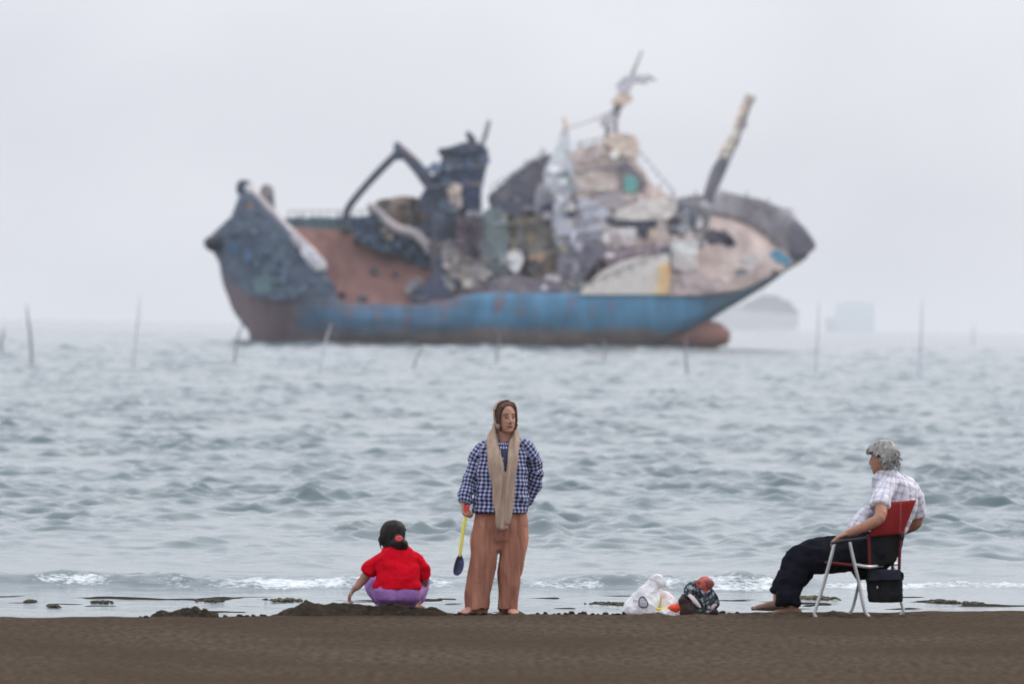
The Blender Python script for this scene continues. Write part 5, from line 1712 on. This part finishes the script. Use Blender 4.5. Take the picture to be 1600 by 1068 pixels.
obj('seat', sheet([C(1292, 878, nr0 + .02), C(1340, 884, nr0 + .03), C(1398, 879, .26), C(1332, 874, .30)], -.0, .012, axis=Vector((0, 0, -1))), M_redfab, chair)
bkd = -.12
back = obj('backrest', sheet([C(1378, 785, bkd - .05), C(1432, 780.5, bkd + .16), C(1411, 834, bkd + .10), C(1357, 838, bkd - .10)], -.03, .014), M_redfab, chair)
obj('seam', loft([(C(1407, 783, bkd + .025), .006, .004), (C(1407, 808, bkd - .012), .006, .004), (C(1405.5, 834, bkd + .02), .006, .004)], n=8, k=4), mat('seam_tape', (.33, .06, .06), rough=.8), back)
obj('back_panel', sheet([C(1358, 836, bkd - .06), C(1409, 833, bkd + .10), C(1396, 881, bkd + .10), C(1358, 886, bkd - .06)], -.015, .012), M_blackfab, chair)
obj('back_post', tube([C(1357, 836, bkd - .085), C(1358, 862, bkd - .075), C(1358.5, 888, bkd - .06)], .0125), M_maroon, chair)
obj('back_post', tube([C(1408, 832, bkd + .075), C(1406, 860, bkd + .08), C(1405, 888, bkd + .09)], .0125), M_maroon, chair)
obj('hinge', ball(C(1409, 838, bkd + .06), .018, .014, .028), mat('hinge_black', (.025, .025, .025), rough=.5), chair)

# the black bag hung on the back of the chair
bag = thing('shoulder_bag', C(1381, 938, -.06), 'black cloth bag hanging from the seat rail at the back of the chair', 'bag')
bd = -.10
bb = loft([(C(1382, 891, bd), .122, .035), (C(1381, 902, bd), .135, .05), (C(1382, 918, bd), .134, .06), (C(1383.5, 932, bd), .132, .062), (C(1384, 939, bd), .129, .058)], n=30, k=4, horiz=True, sq=.4, round_ends=False)
me = remesh(bb, .006, 2)
displace(me, folds(.008, (9, 9, 9), 51))
obj('pouch', me, M_blackfab, bag)
flap = sheet([C(1357, 889, bd - .045), C(1407, 889, bd - .045), C(1408, 905, bd - .085), C(1355, 907, bd - .085)], -.012, .012)
fm_ = flap[0]
obj('flap', flap, cloth('bag_flap', (.018, .020, .030), (.03, .03, .04)), bag)
obj('strap', join(tube([C(1360, 894, bd - .03), C(1357, 888, bd - .03), C(1361, 883, bd - .05)], .008), tube([C(1394, 893, bd), C(1394, 884, bd + .05), C(1396, 880, bd + .1)], .009), tube([C(1404, 893, bd), C(1410, 896, bd - .02), C(1410, 904, bd - .02)], .010)), M_blackfab, bag)
obj('buckle', ball(C(1371, 917, bd - .082), .006, .004, .012), mat('buckle_metal', (.6, .6, .6), rough=.35, metal=.8), bag)
# ------------------------------------------------------------------ things on the sand
DT = 45.25


def T(px, py, d=0.0): return P(px, py, DT + d)


def crinkle(me, ratio):
    o = bpy.data.objects.new('tmp', me)
    col.objects.link(o)
    md = o.modifiers.new('d', 'DECIMATE'); md.ratio = ratio
    dg = bpy.context.evaluated_depsgraph_get(); dg.update()
    out = bpy.data.meshes.new_from_object(o.evaluated_get(dg))
    bpy.data.objects.remove(o); bpy.data.meshes.remove(me)
    return out


# white carrier bag, knotted, slumped
pb = thing('plastic_bag', T(1015, 962), 'crumpled white plastic carrier bag slumped on the sand, a dark round print on it', 'bag')
g = loft([(T(1008, 962, .02), .15, .10), (T(1007, 955, .02), .165, .12), (T(1008, 945, .02), .155, .12), (T(1012, 933, .03), .125, .10), (T(1016, 922, .03), .09, .075), (T(1021, 912, .03), .062, .05), (T(1023, 907, .03), .045, .035)], n=30, k=5, horiz=True)
ear = join(loft([(T(1022, 912, .02), .05, .02), (T(1027, 908, .0), .05, .016), (T(1034, 912, -.02), .038, .012), (T(1036, 917, -.02), .016, .010)], n=14, k=4), loft([(T(1012, 922, .0), .05, .03), (T(1004, 928, -.03), .05, .03), (T(998, 940, -.05), .045, .03)], n=14, k=4), loft([(T(1034, 956, .05), .10, .06), (T(1040, 948, .06), .08, .05), (T(1042, 938, .07), .05, .03)], n=14, k=3, horiz=True))
me = remesh(join(g, ear), .006, 2)
displace(me, lambda c, n: .030 * (.35 - np.abs(fbm(c[:, 0] * 9 + 2 * vnoise(c[:, 2] * 6), c[:, 1] * 9, c[:, 2] * 7, 3, 61))) + .011 * (.4 - np.abs(fbm(c[:, 0] * 22, c[:, 1] * 22, c[:, 2] * 18, 2, 66))))
me = crinkle(me, .055)
m_, nt, b = new_mat('thin_white_plastic')
f, _ = noise_fac(nt, (1, 1, 1), 9, 4, .4, .65)
nt.links.new(mixc(nt, f, (.82, .81, .83), (.70, .69, .71)), b.inputs['Base Color'])
b.inputs['Roughness'].default_value = .35
b.inputs['Subsurface Weight'].default_value = .25
b.inputs['Subsurface Radius'].default_value = (.05, .05, .05)
obj('bag', me, m_, pb, smooth=False)
# printed ring on its face
ring = []
V, F = [], []
nn = 40
cx, cy = 1005, 941
for k_ in range(nn):
    a = 2 * PI * k_ / nn
    wob = 1 + .08 * math.sin(3 * a)
    for rr_ in (9.2, 6.4):
        V.append(T(cx + rr_ * .86 * wob * math.cos(a) + .12 * rr_ * math.sin(a), cy + rr_ * 1.02 * wob * math.sin(a), -.125 - .006 * math.sin(2 * a)))
for k_ in range(nn):
    F.append((2 * k_, 2 * k_ + 1, (2 * k_ + 3) % (2 * nn), (2 * k_ + 2) % (2 * nn)))
from mathutils.bvhtree import BVHTree
bv = BVHTree.FromPolygons([tuple(Vector(v.co) + pb.location) for v in me.vertices], [tuple(p.vertices) for p in me.polygons])


def onto(V, lift):
    out = []
    for p in V:
        h = bv.ray_cast(p - Vector((0, .4, 0)), Vector((0, 1, 0)))
        out.append((h[0] if h[0] is not None else p) + Vector((0, -lift, 0)))
    return out


obj('printed_ring', (onto(V, .005), F), mat('bag_print', (.09, .09, .11), (.16, .16, .18), nscale=20), pb, smooth=False)
V, F = [], []
for i in range(9):
    for j in range(9):
        V.append(T(cx + (i - 4) * 1.15, cy + (j - 4) * 1.35, -.12))
for i in range(8):
    for j in range(8):
        if (i - 3.5) ** 2 + (j - 3.5) ** 2 < 15:
            F.append((i * 9 + j, i * 9 + j + 1, i * 9 + j + 10, i * 9 + j + 9))
obj('printed_disc', (onto(V, .004), F), mat('bag_print_grey', (.50, .50, .53), (.30, .30, .33), nscale=40), pb, smooth=False)

# toy trumpet / scoop by the bag: orange bell, yellow stem
ts = thing('toy_scoop', T(1045, 958, -.06), 'orange and yellow plastic beach toy lying against the white bag', 'toy')
obj('cup', loft([(T(1043.5, 950, -.13), .010, .012), (T(1047, 949.5, -.14), .022, .022), (T(1052, 949, -.15), .029, .029), (T(1057, 949, -.155), .036, .036), (T(1057.4, 949, -.155), .026, .026)], n=20, k=4, round_ends=False), mat('orange_plastic', AP(236, 84, 44), AP(212, 66, 36), rough=.35, spec=.5), ts)
obj('stem', loft([(T(1027, 951, -.12), .010, .010), (T(1036, 950.5, -.125), .010, .010), (T(1045, 950, -.13), .012, .012)], n=14, k=3), mat('yellow_toy', AP(226, 206, 60), AP(206, 186, 52), rough=.35, spec=.5), ts)
obj('fin', loft([(T(1031, 948, -.11), .012, .016), (T(1032, 940, -.10), .010, .012), (T(1033, 931, -.09), .005, .006)], n=10, k=3, horiz=True), mat('olive_toy', AP(170, 160, 90), rough=.5), ts)
pw = thing('plastic_wrapper', T(1046, 962, -.02), 'thin pale pink wrapper slumped behind and under the orange toy', 'wrapper')
me = remesh(join(loft([(T(1028, 960, -.10), .03, .03), (T(1040, 959, -.12), .045, .04), (T(1052, 960, -.12), .045, .035), (T(1058, 962, -.1), .02, .02)], n=16, k=4), loft([(T(1046, 962, .0), .09, .05), (T(1047, 948, .0), .075, .045), (T(1043, 936, .0), .06, .035), (T(1038, 927, .0), .03, .02)], n=18, k=4, horiz=True)), .005, 1)
displace(me, folds(.014, (16, 16, 16), 71))
me = crinkle(me, .06)
obj('film', me, mat('pink_film', AP(236, 216, 214), AP(228, 192, 190), nscale=12, rough=.35), pw, smooth=False)

# brown bag with a dark printed cloth spilling out and a red cap on top
hb_ = thing('brown_bag', T(1088, 963), 'dark brown open bag on the sand between the white bag and the man', 'bag')
g = loft([(T(1088, 964, .02), .155, .09), (T(1087, 957, .02), .150, .09), (T(1081, 948, .02), .115, .08), (T(1076, 938, .02), .072, .065), (T(1072, 931, .02), .035, .04)], n=24, k=5, horiz=True)
g2 = loft([(T(1096, 962, .0), .12, .08), (T(1106, 955, .0), .075, .07), (T(1114, 948, .01), .03, .04)], n=18, k=4, horiz=True)
me = remesh(join(g, g2), .006, 2)
displace(me, folds(.014, (8, 8, 8), 81))
obj('pouch', me, mat('brown_leather', (.040, .020, .016), (.022, .012, .010), nscale=10, rough=.55, spec=.3), hb_)
obj('strap', loft([(T(1077, 929, -.06), .014, .008), (T(1084, 936, -.085), .016, .008), (T(1090, 943, -.09), .014, .008), (T(1094, 948, -.085), .010, .008)], n=10, k=4), mat('pale_strap', AP(206, 194, 196), rough=.8), hb_)
obj('flap', loft([(T(1104, 954, -.07), .022, .010), (T(1112, 948, -.06), .02, .010), (T(1119, 944, -.05), .008, .006)], n=10, k=3), mat('pale_flap', AP(150, 132, 132), AP(190, 170, 172), rough=.8), hb_)
dc = tag(obj('printed_cloth', displace(remesh(join(
    loft([(T(1076, 924, .0), .035, .04), (T(1086, 919, .0), .05, .05), (T(1096, 926, -.01), .065, .06), (T(1106, 936, -.01), .075, .065), (T(1113, 943, 0), .05, .05)], n=20, k=4),
    loft([(T(1092, 934, -.03), .06, .05), (T(1102, 944, -.03), .07, .055), (T(1106, 950, -.02), .045, .04)], n=18, k=4),
    loft([(T(1107, 936, -.01), .03, .03), (T(1111, 929, -.01), .022, .02), (T(1111, 926, -.01), .01, .01)], n=12, k=3)), .006, 2), folds(.018, (11, 11, 11), 91)),
    mat('dark_print', (.014, .017, .024), (.05, .075, .09), nscale=18, lo=.5, hi=.62, c3=(.42, .46, .48), n3=30, rough=.85), loc=T(1096, 940)),
    'dark patterned cloth bundled on top of the brown bag', 'cloth')
rc = thing('sun_hat', T(1101, 918), 'small crumpled coral red hat resting on the dark patterned cloth', 'hat')
me = remesh(join(ball(T(1101, 909, .0), .046, .045, .038), loft([(T(1092, 912, .0), .03, .045), (T(1101, 914, -.02), .055, .06), (T(1110, 911, .0), .03, .04)], n=16, k=4), loft([(T(1099, 914, -.02), .04, .045), (T(1101, 921, -.02), .042, .045), (T(1102, 925, -.02), .035, .04)], n=14, k=3, horiz=True)), .005, 2)
displace(me, folds(.010, (14, 14, 14), 95))
obj('crown', me, mat('coral_cloth', AP(166, 86, 80), AP(104, 54, 52), nscale=16, lo=.42, hi=.58, rough=.85), rc)
obj('band', loft([(T(1098, 911, -.062), .008, .006), (T(1103, 910, -.066), .011, .006), (T(1109, 908.5, -.058), .008, .006)], n=10, k=3), mat('gold_band', AP(230, 190, 130), AP(206, 160, 100), rough=.6), rc)


# ------------------------------------------------------------------ mounds, clods, seaweed
M_wetmound = mat('dark_wet_sand', (.037, .027, .018), (.019, .015, .010), nscale=9, lo=.38, hi=.62, c3=(.055, .041, .028), n3=26, rough=.85, spec=.06, bump=.6, bscale=50)
M_weed = mat('olive_seaweed', AP(86, 83, 62), AP(58, 56, 44), nscale=14, c3=AP(106, 102, 72), n3=22, rough=.7)
M_darkweed = mat('dark_seaweed', AP(72, 68, 58), AP(50, 48, 42), nscale=14, c3=AP(92, 86, 62), n3=22, rough=.7)


def mound(name, prof, D, depth, mtl, label, cat, rough_=.03, seed=0, group=None, voxel=.012, foot=.08):
    """prof: (px, top py) along its skyline, over the base of the sand."""
    pr = np.array(prof, float)
    n = 60
    xs_ = np.linspace(pr[0, 0], pr[-1, 0], n)
    yt = np.interp(xs_, pr[:, 0], pr[:, 1])
    V, F = [], []
    m2 = 21
    for i in range(n):
        tp = P(xs_[i], yt[i], D)
        b0 = Vector((tp.x, D, 0))
        for j in range(m2):
            u = j / (m2 - 1) * 2 - 1
            yy = D + u * depth
            bz = float(sand_z(tp.x, yy)) - foot
            hz = max(tp.z - bz, .02) * (1 - abs(u) ** 2.2) ** .8
            z = bz + hz
            q = rough_ * (float(fbm(tp.x * 9, yy * 9, 0, 3, seed)) + .5 * float(vnoise(tp.x * 31, yy * 31, seed))) * min(1, hz / .08)
            V.append(Vector((tp.x + .012 * float(vnoise(i * .7, j * .7, seed)), yy, z + q - rough_ * .3)))
    for i in range(n - 1):
        for j in range(m2 - 1):
            F.append((i * m2 + j, (i + 1) * m2 + j, (i + 1) * m2 + j + 1, i * m2 + j + 1))
    o = len(V)
    V += [Vector((v.x, v.y, -.5)) for v in V]
    F += [tuple(k_ + o for k_ in reversed(f)) for f in F]
    for i in range(n - 1):
        for j in (0, m2 - 1):
            a, c = i * m2 + j, (i + 1) * m2 + j
            F.append((a, c, o + c, o + a) if j else (c, a, o + a, o + c))
    for j in range(m2 - 1):
        for i in (0, n - 1):
            a, c = i * m2 + j, i * m2 + j + 1
            F.append((c, a, o + a, o + c) if i else (a, c, o + c, o + a))
    pc = P((pr[0, 0] + pr[-1, 0]) / 2, 955, D)
    o_ = obj(name, (V, F), mtl, loc=(pc.x, D, float(sand_z(pc.x, D))))
    return tag(o_, label, cat, group)


mound('sand_mound', [(424, 962), (436, 955), (450, 947), (466, 943.5), (480, 940), (492, 941), (505, 942.5), (520, 942), (545, 942), (570, 943), (590, 945), (600, 947), (625, 947), (650, 949), (680, 954), (706, 958), (716, 962)], 44.75, .34, M_wetmound, 'long dark wet sand heap that the crouching child is digging', 'sand heap', .022, 3)
mound('sand_mound', [(238, 961), (246, 954), (256, 951), (268, 953), (280, 951), (288, 947.5), (302, 946.5), (318, 948), (330, 954), (342, 960)], 44.1, .22, M_wetmound, 'low dark sand heap with two humps, apart from the child, well behind her', 'sand heap', .024, 5)
mound('sand_mound', [(655, 958), (662, 951), (672, 946), (682, 948), (690, 953), (704, 958)], 45.2, .16, M_wetmound, 'small sand heap between the crouching child and the woman', 'sand heap', .012, 8)

# clods
V, F = ball((0, 0, 0), .045, .045, .032, n=14, m=9)
V = [p * (1 + .25 * float(fbm(p.x * 30, p.y * 30, p.z * 30, 3, 4))) for p in V]
clod0 = obj('sand_clod', (V, F), M_wetmound)
spots = []
for x in (352, 376, 386, 396, 410, 414, 840, 852, 866, 873, 884, 893, 906, 912, 926, 934, 946, 958, 966, 976, 1128, 1140, 1152, 220, 228, 712, 720, 728):
    spots.append((x, random.uniform(-.04, .12), random.uniform(.22, .6)))
for i, (x, dd, s_) in enumerate(spots):
    p = P(x, 960, 45)
    yy = float(y_lip(p.x * 45 / 45)) + dd
    p = P(x, 960, yy)
    o_ = clod0 if i == 0 else clod0.copy()
    if i: col.objects.link(o_)
    o_.location = (p.x, yy, float(sand_z(p.x, yy)) + .004 * s_)
    o_.scale = (s_ * random.uniform(.8, 1.6), s_, s_ * random.uniform(.7, 1.1))
    o_.rotation_euler = (random.uniform(-.3, .3), random.uniform(-.3, .3), random.uniform(0, 6))
    tag(o_, 'small dark lump of wet sand on the crest of the beach', 'clod', 'sand clods along the beach crest')


def weed(px0, px1, py, hpx, label, mtl, seed, D=None):
    a, b = PZ(px0, py, SEA_Z), PZ(px1, py, SEA_Z)
    D = D or (a.y + b.y) / 2
    c = P((px0 + px1) / 2, py, D)
    hw = abs(P(px1, py, D).x - P(px0, py, D).x) / 2
    hh = .75 * hpx * D / FPX
    V, F = [], []
    r = random.Random(seed)
    g = [ball((c.x, D, SEA_Z - .01), hw * .62, .12, hh * .34, n=24, m=12)]
    v0, f0 = g[0]
    v0 = [Vector((p.x, p.y, p.z + hh * .5 * float(fbm(p.x * 14, p.y * 14, seed, 3)))) for p in v0]
    g = []
    for i in range(int(14 + 300 * hw)):
        x = c.x + r.gauss(0, .55) * hw; y = D + r.uniform(-.13, .13)
        z = SEA_Z + hh * r.uniform(.05, .4) * max(0, 1 - ((x - c.x) / hw) ** 2)
        L = hh * r.uniform(.35, .9)
        dx = r.uniform(-1, 1) * L * 4.0
        g.append(loft([(Vector((x, y, z)), .012, .005), (Vector((x + dx * .5, y - .02, z + L * .55)), .013, .005), (Vector((x + dx, y - .04, z + L * r.uniform(-.2, .3))), .004, .003)], n=6, k=2))
    o_ = obj('seaweed_clump', join(*g), mtl, loc=(c.x, D, SEA_Z))
    return tag(o_, label, 'seaweed', 'seaweed clumps along the waterline')


weed(318, 345, 939, 5, 'drab seaweed clump at the water edge just above the two-humped sand heap', M_darkweed, 1)
weed(424, 470, 938, 5, 'olive seaweed clump at the water edge beside the digging heap', M_weed, 2)
weed(40, 54, 940, 4, 'tiny drab seaweed tuft at the water edge, straight below the crooked stake', M_darkweed, 3)
weed(146, 172, 941, 4, 'flat drab seaweed tuft at the water edge, before the tall pale stake', M_darkweed, 4)
weed(928, 966, 944, 5, 'dark seaweed clump on the wet sand beside the white carrier bag', M_darkweed, 5)
weed(1248, 1294, 936, 9, 'biggest olive seaweed clump, lying in the water just beyond the man\'s feet', M_weed, 6)
weed(1446, 1494, 941, 6, 'dark yellowish seaweed clump beyond the chair and its hanging bag', M_darkweed, 7)
weed(1500, 1534, 943, 4, 'thin dark seaweed strand last along the water edge beyond the chair', M_darkweed, 8)
weed(80, 90, 947, 5, 'tiny dark seaweed tuft on wet sand at the far end from the chair', M_darkweed, 9)
